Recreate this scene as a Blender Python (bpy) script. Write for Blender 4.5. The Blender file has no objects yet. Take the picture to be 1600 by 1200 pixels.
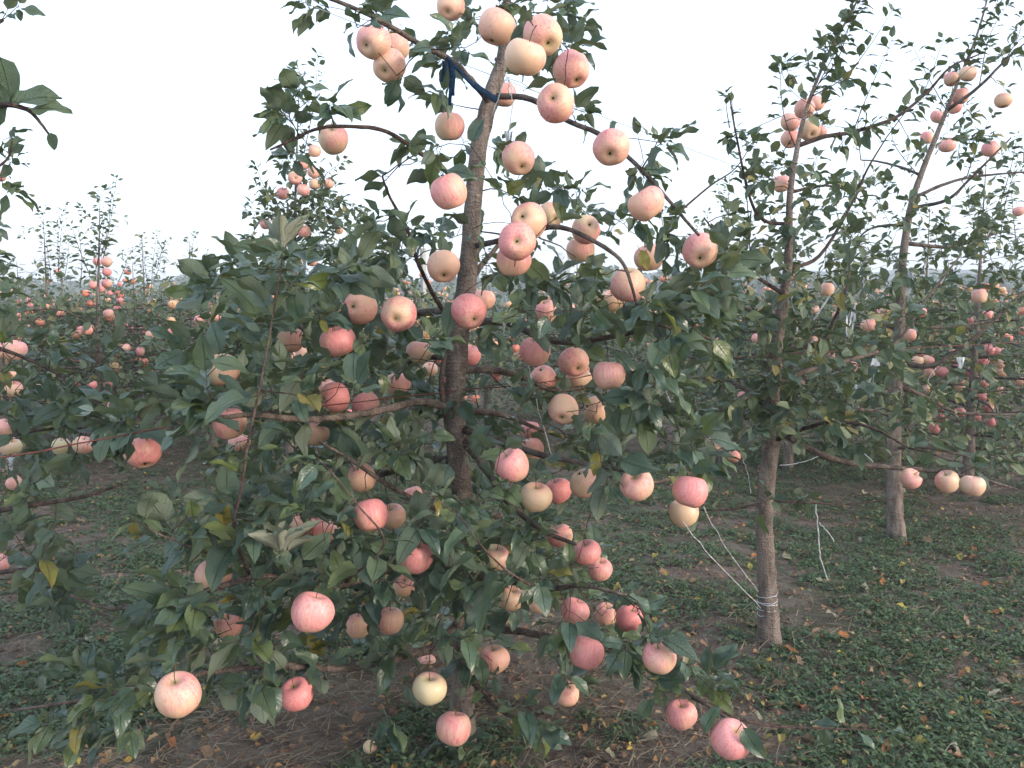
import bpy, math, random
import numpy as np
from mathutils import Vector, Matrix

S = bpy.context.scene
COL = S.collection
random.seed(7)
RAD = math.radians

# ------------------------------------------------------------------ camera
F_PX = 1331.0                      # focal length in pixels of the 1600 px photograph
CAM_H = 1.40
PITCH = RAD(5.8)
cd = bpy.data.cameras.new('camera')
cam = bpy.data.objects.new('camera', cd); COL.objects.link(cam)
cam.location = (0, 0, CAM_H)
cam.rotation_euler = (RAD(90) - PITCH, 0, 0)
cd.sensor_width = 36.0
cd.lens = 36.0 * F_PX / 1600.0
cd.clip_start = 0.05; cd.clip_end = 3000
S.camera = cam

# ------------------------------------------------------------------ world / light
SUN_EL, SUN_AZ = RAD(20), RAD(118)   # azimuth measured clockwise from +Y (right, slightly behind)
W = bpy.data.worlds.new('World'); S.world = W; W.use_nodes = True
wn = W.node_tree; bg = wn.nodes['Background']
sky = wn.nodes.new('ShaderNodeTexSky'); sky.sky_type = 'NISHITA'
sky.sun_disc = False; sky.sun_elevation = SUN_EL; sky.sun_rotation = SUN_AZ
sky.altitude = 400; sky.air_density = 1.0; sky.dust_density = 2.5; sky.ozone_density = 1.0
hz = wn.nodes.new('ShaderNodeMix'); hz.data_type = 'RGBA'; hz.inputs[0].default_value = 0.55      # thin even high haze over the clear sky
wn.links.new(sky.outputs[0], hz.inputs[6]); hz.inputs[7].default_value = (4.0, 4.5, 5.3, 1)
wn.links.new(hz.outputs[2], bg.inputs[0]); bg.inputs[1].default_value = 0.15
sd = bpy.data.lights.new('sun', 'SUN'); sun = bpy.data.objects.new('sun', sd); COL.objects.link(sun)
sd.energy = 0.7; sd.angle = RAD(14); sd.color = (1.0, 0.87, 0.78)
sv = Vector((math.sin(SUN_AZ)*math.cos(SUN_EL), math.cos(SUN_AZ)*math.cos(SUN_EL), math.sin(SUN_EL)))
sun.rotation_euler = sv.to_track_quat('Z', 'Y').to_euler(); sun.location = (0, 0, 30)
S.view_settings.view_transform = 'Standard'; S.view_settings.look = 'None'
S.view_settings.gamma = 1.0; S.view_settings.use_curve_mapping = False
S.view_settings.exposure = 1.55

# ------------------------------------------------------------------ small maths
CP, SP = math.cos(PITCH), math.sin(PITCH)
CAMP = np.array([0, 0, CAM_H])
def at(px, py, Y):
    u = (px - 800) / F_PX; v = (py - 600) / F_PX
    d = np.array([u, CP - v*SP, -SP - v*CP])
    return CAMP + d * (Y / d[1])
def proj(P):
    P = np.atleast_2d(P) - CAMP
    z = P[:, 1]*CP - P[:, 2]*SP
    y = P[:, 1]*SP + P[:, 2]*CP
    z = np.maximum(z, 1e-3)
    return np.stack([800 + F_PX*P[:, 0]/z, 600 - F_PX*y/z, z], 1)
def nrm(v):
    v = np.asarray(v, float)
    return v / np.maximum(np.linalg.norm(v, axis=-1, keepdims=True), 1e-9)

def _hash(ix, iy, s):
    n = (ix.astype(np.int64)*374761393 + iy.astype(np.int64)*668265263 + s*974711) & 0x7fffffff
    n = ((n ^ (n >> 13)) * 1274126177) & 0x7fffffff
    return ((n ^ (n >> 16)) & 0xffff) / 65535.0
def vnoise(x, y, s=0):
    x = np.asarray(x, float); y = np.asarray(y, float)
    ix = np.floor(x); iy = np.floor(y); fx = x-ix; fy = y-iy
    fx = fx*fx*(3-2*fx); fy = fy*fy*(3-2*fy)
    a = _hash(ix, iy, s); b = _hash(ix+1, iy, s); c = _hash(ix, iy+1, s); d = _hash(ix+1, iy+1, s)
    return (a*(1-fx)+b*fx)*(1-fy) + (c*(1-fx)+d*fx)*fy
def fbm(x, y, s=0, o=4):
    r = 0; a = .5; f = 1
    for k in range(o):
        r = r + a*vnoise(x*f+17.3*k, y*f-9.1*k, s+k); a *= .5; f *= 2.03
    return r
def ground_z(x, y):
    x = np.asarray(x, float); y = np.asarray(y, float)
    d = np.sqrt(x*x+y*y)
    near = np.clip(1 - (d-9)/14, 0, 1)
    return (fbm(x*.35, y*.35, 3, 2)-.37)*.10 + near*((fbm(x*3, y*3, 11, 3)-.43)*.05 + (fbm(x*14, y*14, 23, 2)-.37)*.022)

# ------------------------------------------------------------------ mesh building
def mesh_np(name, V, faces, mats, uv=None, rnd=None, smooth=True):
    me = bpy.data.meshes.new(name)
    V = np.asarray(V, np.float32)
    faces = [np.asarray(f, np.int32) for f in faces if len(f)]
    me.vertices.add(len(V)); me.vertices.foreach_set('co', V.ravel())
    nl = sum(f.size for f in faces); nf = sum(len(f) for f in faces)
    me.loops.add(nl); me.polygons.add(nf)
    li = np.concatenate([f.ravel() for f in faces])
    st = []; o = 0
    for f in faces:
        st.append(o + np.arange(len(f))*f.shape[1]); o += f.size
    me.loops.foreach_set('vertex_index', li)
    me.polygons.foreach_set('loop_start', np.concatenate(st).astype(np.int32))
    if uv is not None:
        l = me.uv_layers.new(name='UVMap'); l.data.foreach_set('uv', np.asarray(uv, np.float32)[li].ravel())
    if rnd is not None:
        a = me.attributes.new('rnd', 'FLOAT', 'POINT'); a.data.foreach_set('value', np.asarray(rnd, np.float32))
    me.update(calc_edges=True)
    me.polygons.foreach_set('use_smooth', np.full(nf, smooth))
    me.materials.append(mats)
    return me
def link(name, me, parent=None, loc=None, kind=None):
    o = bpy.data.objects.new(name, me); COL.objects.link(o)
    if parent is not None: o.parent = parent
    if loc is not None: o.location = loc
    if kind: o['kind'] = kind
    return o
def tag(o, label, cat=None, group=None, kind=None):
    o['label'] = label
    if cat: o['category'] = cat
    if group: o['group'] = group
    if kind: o['kind'] = kind
    return o

class Bag:                                  # gathers tubes and other pieces of ONE part
    def __init__(s): s.V = []; s.Q = []; s.T = []; s.R = []; s.n = 0
    def add(s, V, Q=None, T=None, rnd=0.0):
        if Q is not None and len(Q): s.Q.append(np.asarray(Q)+s.n)
        if T is not None and len(T): s.T.append(np.asarray(T)+s.n)
        s.V.append(np.asarray(V, float)); s.R.append(np.full(len(V), rnd)); s.n += len(V)
    def mesh(s, name, mat, off=(0, 0, 0), smooth=True):
        fs = []
        if s.Q: fs.append(np.concatenate(s.Q))
        if s.T: fs.append(np.concatenate(s.T))
        return mesh_np(name, np.concatenate(s.V)-np.asarray(off), fs, mat, rnd=np.concatenate(s.R), smooth=smooth)

def spline(P, R=None, k=4):
    P = np.asarray(P, float); n = len(P)
    if R is None: R = np.ones(n)
    R = np.asarray(R, float)
    Pe = np.vstack([2*P[0]-P[1], P, 2*P[-1]-P[-2]])
    out = []; ro = []
    for i in range(n-1):
        a, b, c, d = Pe[i:i+4]
        for j in range(k):
            t = j/k
            out.append(.5*((2*b)+(-a+c)*t+(2*a-5*b+4*c-d)*t*t+(-a+3*b-3*c+d)*t**3)); ro.append(R[i]*(1-t)+R[i+1]*t)
    out.append(P[-1]); ro.append(R[-1])
    return np.array(out), np.array(ro)
def tube(P, R, n=6, cap=True):
    P = np.asarray(P, float); m = len(P); R = np.broadcast_to(np.asarray(R, float), (m,))
    T = np.gradient(P, axis=0) if m > 2 else np.repeat((P[1]-P[0])[None], 2, 0)
    T = nrm(T)
    ref = np.array([0, 0, 1.]) if abs(T[0][2]) < .8 else np.array([1., 0, 0])
    V = []; a = np.arange(n)*2*math.pi/n; ca = np.cos(a)[:, None]; sa = np.sin(a)[:, None]
    u = nrm(np.cross(T[0], ref))
    for i in range(m):
        u = u - T[i]*np.dot(u, T[i]); u = u/max(np.linalg.norm(u), 1e-9); w = np.cross(T[i], u)
        V.append(P[i] + R[i]*(ca*u + sa*w))
    V = np.concatenate(V)
    i0 = (np.arange(m-1)[:, None]*n + np.arange(n)[None]).ravel()
    i1 = (np.arange(m-1)[:, None]*n + (np.arange(n)[None]+1) % n).ravel()
    Q = np.stack([i0, i1, i1+n, i0+n], 1)
    Tt = []
    if cap:
        V = np.vstack([V, P[-1:], P[:1]]); e = len(V)-2; b = (m-1)*n
        Tt = [[b+j, b+(j+1) % n, e] for j in range(n)] + [[(j+1) % n, j, e+1] for j in range(n)]
    return V, Q, np.array(Tt)

# ------------------------------------------------------------------ materials
class N:
    def __init__(s, name):
        s.m = bpy.data.materials.new(name); s.m.use_nodes = True; s.t = s.m.node_tree
        s.b = s.t.nodes['Principled BSDF']; s.out = s.t.nodes['Material Output']
    def n(s, typ, **kw):
        x = s.t.nodes.new(typ)
        for k, v in kw.items(): setattr(x, k, v)
        return x
    def l(s, a, b): s.t.links.new(a, b)
    def val(s, sock, v):
        if isinstance(v, (int, float)): sock.default_value = v
        elif isinstance(v, (tuple, list)): sock.default_value = v
        else: s.l(v, sock)
    def math(s, op, a, b=0.0, clamp=False):
        x = s.n('ShaderNodeMath', operation=op, use_clamp=clamp); s.val(x.inputs[0], a); s.val(x.inputs[1], b); return x.outputs[0]
    def mix(s, f, a, b):
        x = s.n('ShaderNodeMix', data_type='RGBA'); s.val(x.inputs[0], f)
        s.val(x.inputs[6], (*a, 1) if isinstance(a, tuple) else a); s.val(x.inputs[7], (*b, 1) if isinstance(b, tuple) else b); return x.outputs[2]
    def noise(s, vec, scale, detail=3, rough=.55):
        x = s.n('ShaderNodeTexNoise'); x.inputs['Scale'].default_value = scale; x.inputs['Detail'].default_value = detail
        x.inputs['Roughness'].default_value = rough
        if vec is not None: s.l(vec, x.inputs['Vector'])
        return x.outputs['Fac']
    def ramp(s, f, stops):
        x = s.n('ShaderNodeValToRGB'); s.l(f, x.inputs[0]); e = x.color_ramp.elements
        while len(e) < len(stops): e.new(.5)
        for i, (p, c) in enumerate(stops): e[i].position = p; e[i].color = (*c, 1) if len(c) == 3 else c
        return x.outputs[0]
    def rng(s, f, a, b, c=0, d=1):
        x = s.n('ShaderNodeMapRange'); s.l(f, x.inputs[0])
        for i, v in enumerate((a, b, c, d)): x.inputs[i+1].default_value = v
        return x.outputs[0]
    def bump(s, h, strength=.3, dist=.01):
        x = s.n('ShaderNodeBump'); x.inputs['Strength'].default_value = strength; x.inputs['Distance'].default_value = dist
        s.l(h, x.inputs['Height']); s.l(x.outputs[0], s.b.inputs['Normal']); return x
    def obj(s): return s.n('ShaderNodeTexCoord').outputs['Object']
    def mapped(s, vec, scale):
        x = s.n('ShaderNodeMapping'); s.l(vec, x.inputs[0]); x.inputs['Scale'].default_value = scale; return x.outputs[0]
    def base(s, c, rough=.6, spec=.5):
        s.val(s.b.inputs['Base Color'], (*c, 1) if isinstance(c, tuple) else c)
        s.val(s.b.inputs['Roughness'], rough); s.b.inputs['Specular IOR Level'].default_value = spec

def leaf_material(name, stops, under, gloss=.42, trans=.22, mottle=.5):
    m = N(name)
    oi = m.n('ShaderNodeObjectInfo').outputs['Random']
    at_ = m.n('ShaderNodeAttribute', attribute_name='rnd').outputs['Fac']
    r = m.math('FRACT', m.math('ADD', oi, at_))
    top = m.ramp(r, stops)
    uvn = m.n('ShaderNodeUVMap').outputs[0]
    sep = m.n('ShaderNodeSeparateXYZ'); m.l(uvn, sep.inputs[0])
    v = m.math('ABSOLUTE', m.math('SUBTRACT', sep.outputs[1], .5))
    # side veins run obliquely from the midrib
    ph = m.math('SUBTRACT', sep.outputs[0], m.math('MULTIPLY', v, .55))
    w = m.math('ABSOLUTE', m.math('SINE', m.math('MULTIPLY', ph, 24)))
    vein = m.math('SUBTRACT', 1, m.rng(w, 0.0, .22, 0, 1))
    rib = m.rng(v, .0, .03, 1, 0)
    vv = m.math('MAXIMUM', m.math('MULTIPLY', vein, .22), rib)
    blot = m.noise(m.n('ShaderNodeTexCoord').outputs['Object'], 38, 3)
    top2 = m.mix(m.math('MULTIPLY', m.rng(blot, .5, .75), mottle), top, (.085, .105, .035))
    top3 = m.mix(m.math('MULTIPLY', vv, .35), top2, (.16, .22, .11))
    und = m.mix(m.math('MULTIPLY', vv, .3), under, (.26, .30, .18))
    bf = m.n('ShaderNodeNewGeometry').outputs['Backfacing']
    colr = m.mix(bf, top3, und)
    m.base(colr, .5, .6)
    m.l(m.mix(bf, (gloss,)*3, (.75,)*3), m.b.inputs['Roughness'])
    m.bump(m.math('ADD', m.math('MULTIPLY', vv, -1), m.math('MULTIPLY', blot, .9)), .9, .004)
    tr = m.n('ShaderNodeBsdfTranslucent'); m.l(m.mix(.5, top2, (.16, .24, .03)), tr.inputs[0])
    ms = m.n('ShaderNodeMixShader'); ms.inputs[0].default_value = trans
    m.l(m.b.outputs[0], ms.inputs[1]); m.l(tr.outputs[0], ms.inputs[2]); m.l(ms.outputs[0], m.out.inputs[0])
    return m.m
M = {}
M['leaf'] = leaf_material('apple_leaf', [(0, (.050, .088, .064)), (.3, (.066, .112, .078)), (.6, (.084, .130, .074)), (.88, (.110, .152, .064)), (.975, (.12, .15, .04)), (.99, (.24, .20, .05))], (.125, .16, .115), .32, .2)
M['leaf_far'] = leaf_material('background_apple_leaf', [(0, (.062, .100, .064)), (.35, (.085, .130, .074)), (.7, (.130, .165, .080)), (.93, (.19, .20, .09)), (.99, (.26, .21, .07))], (.12, .15, .10), .5, .2, .3)
M['leaf_young'] = leaf_material('downy_young_leaf', [(0, (.17, .20, .14)), (1, (.22, .24, .17))], (.32, .34, .26), .8, .15, .2)
M['leaf_yellow'] = leaf_material('yellowing_leaf', [(0, (.30, .25, .05)), (.5, (.20, .22, .05)), (1, (.32, .21, .05))], (.34, .30, .08), .5, .25, .8)
M['weed'] = leaf_material('weed_leaf', [(0, (.050, .092, .048)), (.4, (.075, .138, .064)), (.75, (.115, .180, .074)), (.96, (.10, .15, .045)), (.99, (.16, .15, .06))], (.07, .12, .06), .6, .2, .2)
M['fallen'] = leaf_material('fallen_leaf', [(0, (.30, .15, .05)), (.3, (.36, .22, .10)), (.55, (.22, .10, .05)), (.75, (.30, .21, .13)), (.93, (.50, .36, .06)), (1, (.36, .10, .03))], (.32, .24, .16), .75, .1, .3)
M['straw'] = leaf_material('dry_grass', [(0, (.18, .145, .10)), (.4, (.32, .27, .19)), (.8, (.20, .15, .10)), (1, (.32, .28, .20))], (.22, .18, .12), .8, .1, .1)

def bark(name, a, b, sc=1.0, moss=0.0):
    m = N(name); o = m.obj()
    n1 = m.noise(m.mapped(o, (9*sc, 9*sc, 3*sc)), 3, 5)
    n2 = m.noise(m.mapped(o, (30*sc, 30*sc, 150*sc)), 1, 3)        # horizontal lenticel rings
    n3 = m.noise(o, 160*sc, 2)
    c = m.mix(m.rng(n1, .38, .62), tuple(x*.85 for x in a), tuple(x*1.12 for x in b))
    c = m.mix(m.math('MULTIPLY', m.rng(n2, .55, .72), .5), c, tuple(min(1, x*1.7) for x in b))
    c = m.mix(m.math('MULTIPLY', m.rng(n3, .55, .7), .4), c, tuple(x*.5 for x in a))
    m.base(c, .85, .25)
    m.bump(m.math('ADD', m.math('ADD', m.math('MULTIPLY', n2, .7), n3), m.math('MULTIPLY', n1, 2.2)), 1.0, .008)
    return m.m
M['bark'] = bark('apple_tree_bark', (.135, .106, .090), (.230, .185, .155))
M['limb'] = bark('limb_bark', (.072, .056, .048), (.145, .112, .092))
M['twig'] = bark('twig_bark', (.055, .038, .034), (.110, .074, .060), 2)
M['shoot'] = bark('young_shoot_bark', (.12, .06, .055), (.19, .135, .115), 2)

def apple_mat(name, attr=False):
    m = N(name); tc = m.obj()
    oi = m.n('ShaderNodeObjectInfo')
    if attr:
        rnd = m.n('ShaderNodeAttribute', attribute_name='rnd').outputs['Fac']
        n = m.noise(tc, 22, 2)
        c = m.ramp(rnd, [(0, (.62, .13, .10)), (.35, (.66, .20, .16)), (.65, (.70, .30, .19)), (.9, (.72, .42, .22)), (1, (.62, .46, .20))])
        c = m.mix(m.rng(n, .4, .7), c, (.70, .34, .20)); m.base(c, .5, .4); return m.m
    cs = m.n('ShaderNodeSeparateColor'); m.l(oi.outputs['Color'], cs.inputs[0])
    A, G, B = cs.outputs[0], cs.outputs[1], cs.outputs[2]
    sp = m.n('ShaderNodeSeparateXYZ'); m.l(tc, sp.inputs[0])
    # every apple gets its own patch of the noise
    off = m.n('ShaderNodeVectorMath', operation='ADD'); m.l(tc, off.inputs[0])
    cx = m.n('ShaderNodeCombineXYZ'); m.l(m.math('MULTIPLY', oi.outputs['Random'], 37), cx.inputs[0]); m.l(m.math('MULTIPLY', oi.outputs['Random'], 11), cx.inputs[2])
    m.l(cx.outputs[0], off.inputs[1]); ov = off.outputs[0]
    broad = m.noise(ov, 17, 2)
    streak = m.noise(m.mapped(ov, (190, 190, 14)), 1, 3, .6)
    speck = m.noise(ov, 330, 1)
    f = m.math('ADD', m.math('MULTIPLY', sp.outputs[2], 8.0), m.math('MULTIPLY', m.math('SUBTRACT', broad, .5), 2.0))
    f = m.math('ADD', f, m.math('MULTIPLY', sp.outputs[0], 9.0))
    f = m.math('ADD', f, m.math('MULTIPLY', m.math('SUBTRACT', streak, .5), 1.3))
    f = m.math('ADD', f, m.math('SUBTRACT', m.math('MULTIPLY', A, 1.7), .05), True)
    ground = m.mix(G, (.76, .46, .31), (.54, .47, .27))
    blush = m.mix(B, (.76, .35, .325), (.64, .205, .20))
    c = m.mix(f, ground, blush)
    c = m.mix(m.math('MULTIPLY', m.rng(streak, .50, .66), m.math('MULTIPLY', f, .5)), c, (.56, .10, .11))
    c = m.mix(m.math('MULTIPLY', m.rng(speck, .62, .70), .5), c, (.80, .58, .42))
    # greenish russet in the two hollows
    rr = m.math('SQRT', m.math('ADD', m.math('POWER', sp.outputs[0], 2), m.math('POWER', sp.outputs[1], 2)))
    c = m.mix(m.math('MULTIPLY', m.rng(rr, .003, .013, 1, 0), .8), c, (.30, .24, .08))
    m.base(c, m.rng(broad, .3, .7, .36, .56), .45)
    m.bump(m.math('ADD', m.math('MULTIPLY', streak, .4), broad), .15, .004)
    return m.m
M['apple'] = apple_mat('apple_skin'); M['apple_far'] = apple_mat('distant_apple_skin', True)

def plain(name, c, rough=.7, spec=.3, var=.25, sc=30):
    m = N(name); n = m.noise(m.obj(), sc, 4)
    m.base(m.mix(m.rng(n, .35, .65), tuple(x*(1-var) for x in c), tuple(min(1, x*(1+var)) for x in c)), rough, spec)
    m.bump(n, .3, .003); return m.m
M['stalk'] = plain('apple_stalk', (.10, .07, .03)); M['calyx'] = plain('dried_calyx', (.055, .035, .022))
M['string'] = plain('white_string', (.46, .47, .48), .8, .2, .35, 45); M['film'] = plain('torn_white_film', (.55, .58, .60), .45, .4, .15)
M['blue'] = plain('blue_cloth_strip', (.010, .026, .055), .9, .1, .4, 60)
M['wire'] = plain('rusty_wire', (.11, .035, .028), .75, .3, .4, 60); M['steel_wire'] = plain('thin_steel_wire', (.30, .31, .33), .5, .5)
M['scrap'] = plain('blue_grey_plastic', (.03, .04, .09), .4, .5)
M['post'] = plain('grey_concrete_post', (.40, .39, .37), .85, .2, .12)
M['clod'] = plain('soil_clod', (.15, .095, .068), .95, .1, .3, 50)

# ground
m = N('orchard_soil'); o = m.n('ShaderNodeNewGeometry').outputs['Position']
n1 = m.noise(o, .9, 5); n2 = m.noise(o, 7, 6, .65); n3 = m.noise(o, 60, 4, .7); n4 = m.noise(o, 1.6, 4)
c = m.ramp(n2, [(.32, (.075, .055, .044)), (.46, (.150, .112, .088)), (.64, (.240, .195, .160))])
c = m.mix(m.math('MULTIPLY', m.rng(n3, .45, .7), .45), c, (.22, .175, .13))
c = m.mix(m.math('MULTIPLY', m.rng(n1, .46, .60), .35), c, m.mix(n3, (.030, .060, .025), (.070, .115, .045)))
vd = m.n('ShaderNodeVectorMath', operation='LENGTH'); m.l(o, vd.inputs[0])
c = m.mix(m.rng(vd.outputs['Value'], 9, 22, 0, .8), c, m.mix(m.rng(n4, .4, .6), (.060, .095, .040), (.10, .11, .06)))
m.base(c, .95, .15)
m.bump(m.math('ADD', n3, m.math('MULTIPLY', n2, 1.5)), 1.0, .035)
M['soil'] = m.m

# ------------------------------------------------------------------ leaf templates
def leaf_template(rows, cols, seed, curl=.35, fold=.32, wave=.05, aspect=.56, petiole=True, serr=.05):
    r = np.random.default_rng(seed)
    V = []; UV = []
    tw = r.uniform(-.35, .35); bend = r.uniform(-.12, .12)
    asp = r.uniform(.92, 1.22); w0 = r.uniform(0, 6.28); fold = fold*r.uniform(.5, 1.4); curl = curl*r.uniform(.3, 1.6)
    for i in range(rows):
        t = i/(rows-1)
        w = (math.sin(math.pi*min(1, t**.80))**.62) * (1-.16*t) * aspect*.5*asp
        if i == 0: w = .012
        if i == rows-1: w = .004
        for j in range(cols):
            s = (j/(cols-1))*2-1
            ww = w
            if abs(s) > .99: ww *= 1 + r.uniform(-serr, serr)
            y = s*ww
            z = abs(y)*fold - curl*t*t*.55 + wave*math.sin(w0+t*9+(2 if s > 0 else 0))*abs(s) + wave*.4*math.sin(w0*2+t*5)
            zz = z + y*tw*t
            V.append((t, y+bend*t*t, zz)); UV.append((t, s*.5+.5 if w > .01 else .5))
    Q = [[i*cols+j, (i+1)*cols+j, (i+1)*cols+j+1, i*cols+j+1] for i in range(rows-1) for j in range(cols-1)]
    T = []
    if petiole:
        b = len(V); p = .013
        V += [(-.30, -p, .06), (-.30, p, .06), (-.30, 0, .06+p*1.6), (.03, -p, -.008), (.03, p, -.008), (.03, 0, -.004)]
        UV += [(.5, .5)]*6
        Q += [[b, b+1, b+4, b+3], [b+1, b+2, b+5, b+4], [b+2, b, b+3, b+5]]
    return np.array(V, float), np.array(Q), np.array(UV, float)
def bare_blade(seed, rows=3):
    V = []; UV = []
    for i in range(rows):
        t = i/(rows-1); w = .045*(1-t**1.5)+.004
        for s in (-1, 1): V.append((t, s*w, .25*t-.55*t*t)); UV.append((t, .5+s*.4))
    Q = [[i*2, i*2+2, i*2+3, i*2+1] for i in range(rows-1)]
    return np.array(V, float), np.array(Q), np.array(UV, float)
HI = [leaf_template(8, 5, 10+i, curl=(.35, .6, .2, .45)[i % 4], fold=(.32, .5, .22, .15)[i % 4], wave=.075, serr=.09) for i in range(12)]
MID = [leaf_template(5, 3, 40+i, wave=.06, serr=.08) for i in range(6)]
LOW = [leaf_template(3, 3, 60+i, wave=0, petiole=False, serr=0, aspect=.62) for i in range(4)]
YNG = [leaf_template(6, 5, 80+i, fold=1.3, curl=.15, aspect=.42) for i in range(3)]
WED = [leaf_template(4, 3, 90+i, fold=.3, curl=.9, aspect=.5, petiole=False, wave=.02) for i in range(3)]
BLD = [bare_blade(1)]
FAL = [leaf_template(5, 5, 120+i, fold=.5, curl=.5, wave=.12, aspect=.62) for i in range(5)]

def frames(D, Nn):
    x = nrm(D); z = Nn - x*np.sum(Nn*x, 1, keepdims=True); z = nrm(z); y = np.cross(z, x)
    return np.stack([x, y, z], 2)                 # columns
def bake(name, temps, P, D, Nn, L, mat, off=(0, 0, 0), rng=None, rnd=None):
    rng = rng or np.random.default_rng(1)
    F = frames(D, Nn); n = len(P); k = rng.integers(0, len(temps), n)
    if rnd is None: rnd = rng.random(n)
    Vs = []; Qs = []; Us = []; Rs = []; o = 0
    for t, (V, Q, U) in enumerate(temps):
        idx = np.nonzero(k == t)[0]
        if not len(idx): continue
        W_ = np.einsum('nij,vj->nvi', F[idx], V)*L[idx][:, None, None] + P[idx][:, None, :]
        nv = len(V)
        Vs.append(W_.reshape(-1, 3)); Us.append(np.tile(U, (len(idx), 1))); Rs.append(np.repeat(rnd[idx], nv))
        Qs.append((Q[None]+np.arange(len(idx))[:, None, None]*nv).reshape(-1, 4)+o); o += nv*len(idx)
    return mesh_np(name, np.concatenate(Vs)-np.asarray(off), [np.concatenate(Qs)], mat, np.concatenate(Us), np.concatenate(Rs))
def tmesh(name, t, mat):
    V, Q, U = t; return mesh_np(name, V, [Q], mat, U, np.zeros(len(V)))
HIM = [tmesh('leaf', t, M['leaf']) for t in HI]; MIDM = [tmesh('leaf', t, M['leaf_far']) for t in MID]
YNM = [tmesh('leaf', t, M['leaf_young']) for t in YNG]; YLM = [tmesh('leaf', t, M['leaf_yellow']) for t in HI[:3]]

# ------------------------------------------------------------------ ground and what grows on it
def build_ground():
    n = 360
    a = np.linspace(-1, 1, n); s = np.sinh(a*6.2)/math.sinh(6.2)
    xs = s*420; b = np.linspace(0, 1, n); ys = -6 + 10*b + 480*(np.sinh(b*6.2)/math.sinh(6.2))
    xs = np.where(np.abs(a) < 1, a*9 + s*420, s*429)
    X, Y = np.meshgrid(xs, ys); Z = ground_z(X, Y)
    V = np.stack([X.ravel(), Y.ravel(), Z.ravel()], 1)
    i = (np.arange(n-1)[:, None]*n+np.arange(n-1)[None]).ravel()
    Q = np.stack([i, i+1, i+n+1, i+n], 1)
    o = link('ground', mesh_np('ground', V, [Q], M['soil'])); tag(o, 'brown orchard soil with patches of weeds and dry litter', kind='structure')
build_ground()

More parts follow.
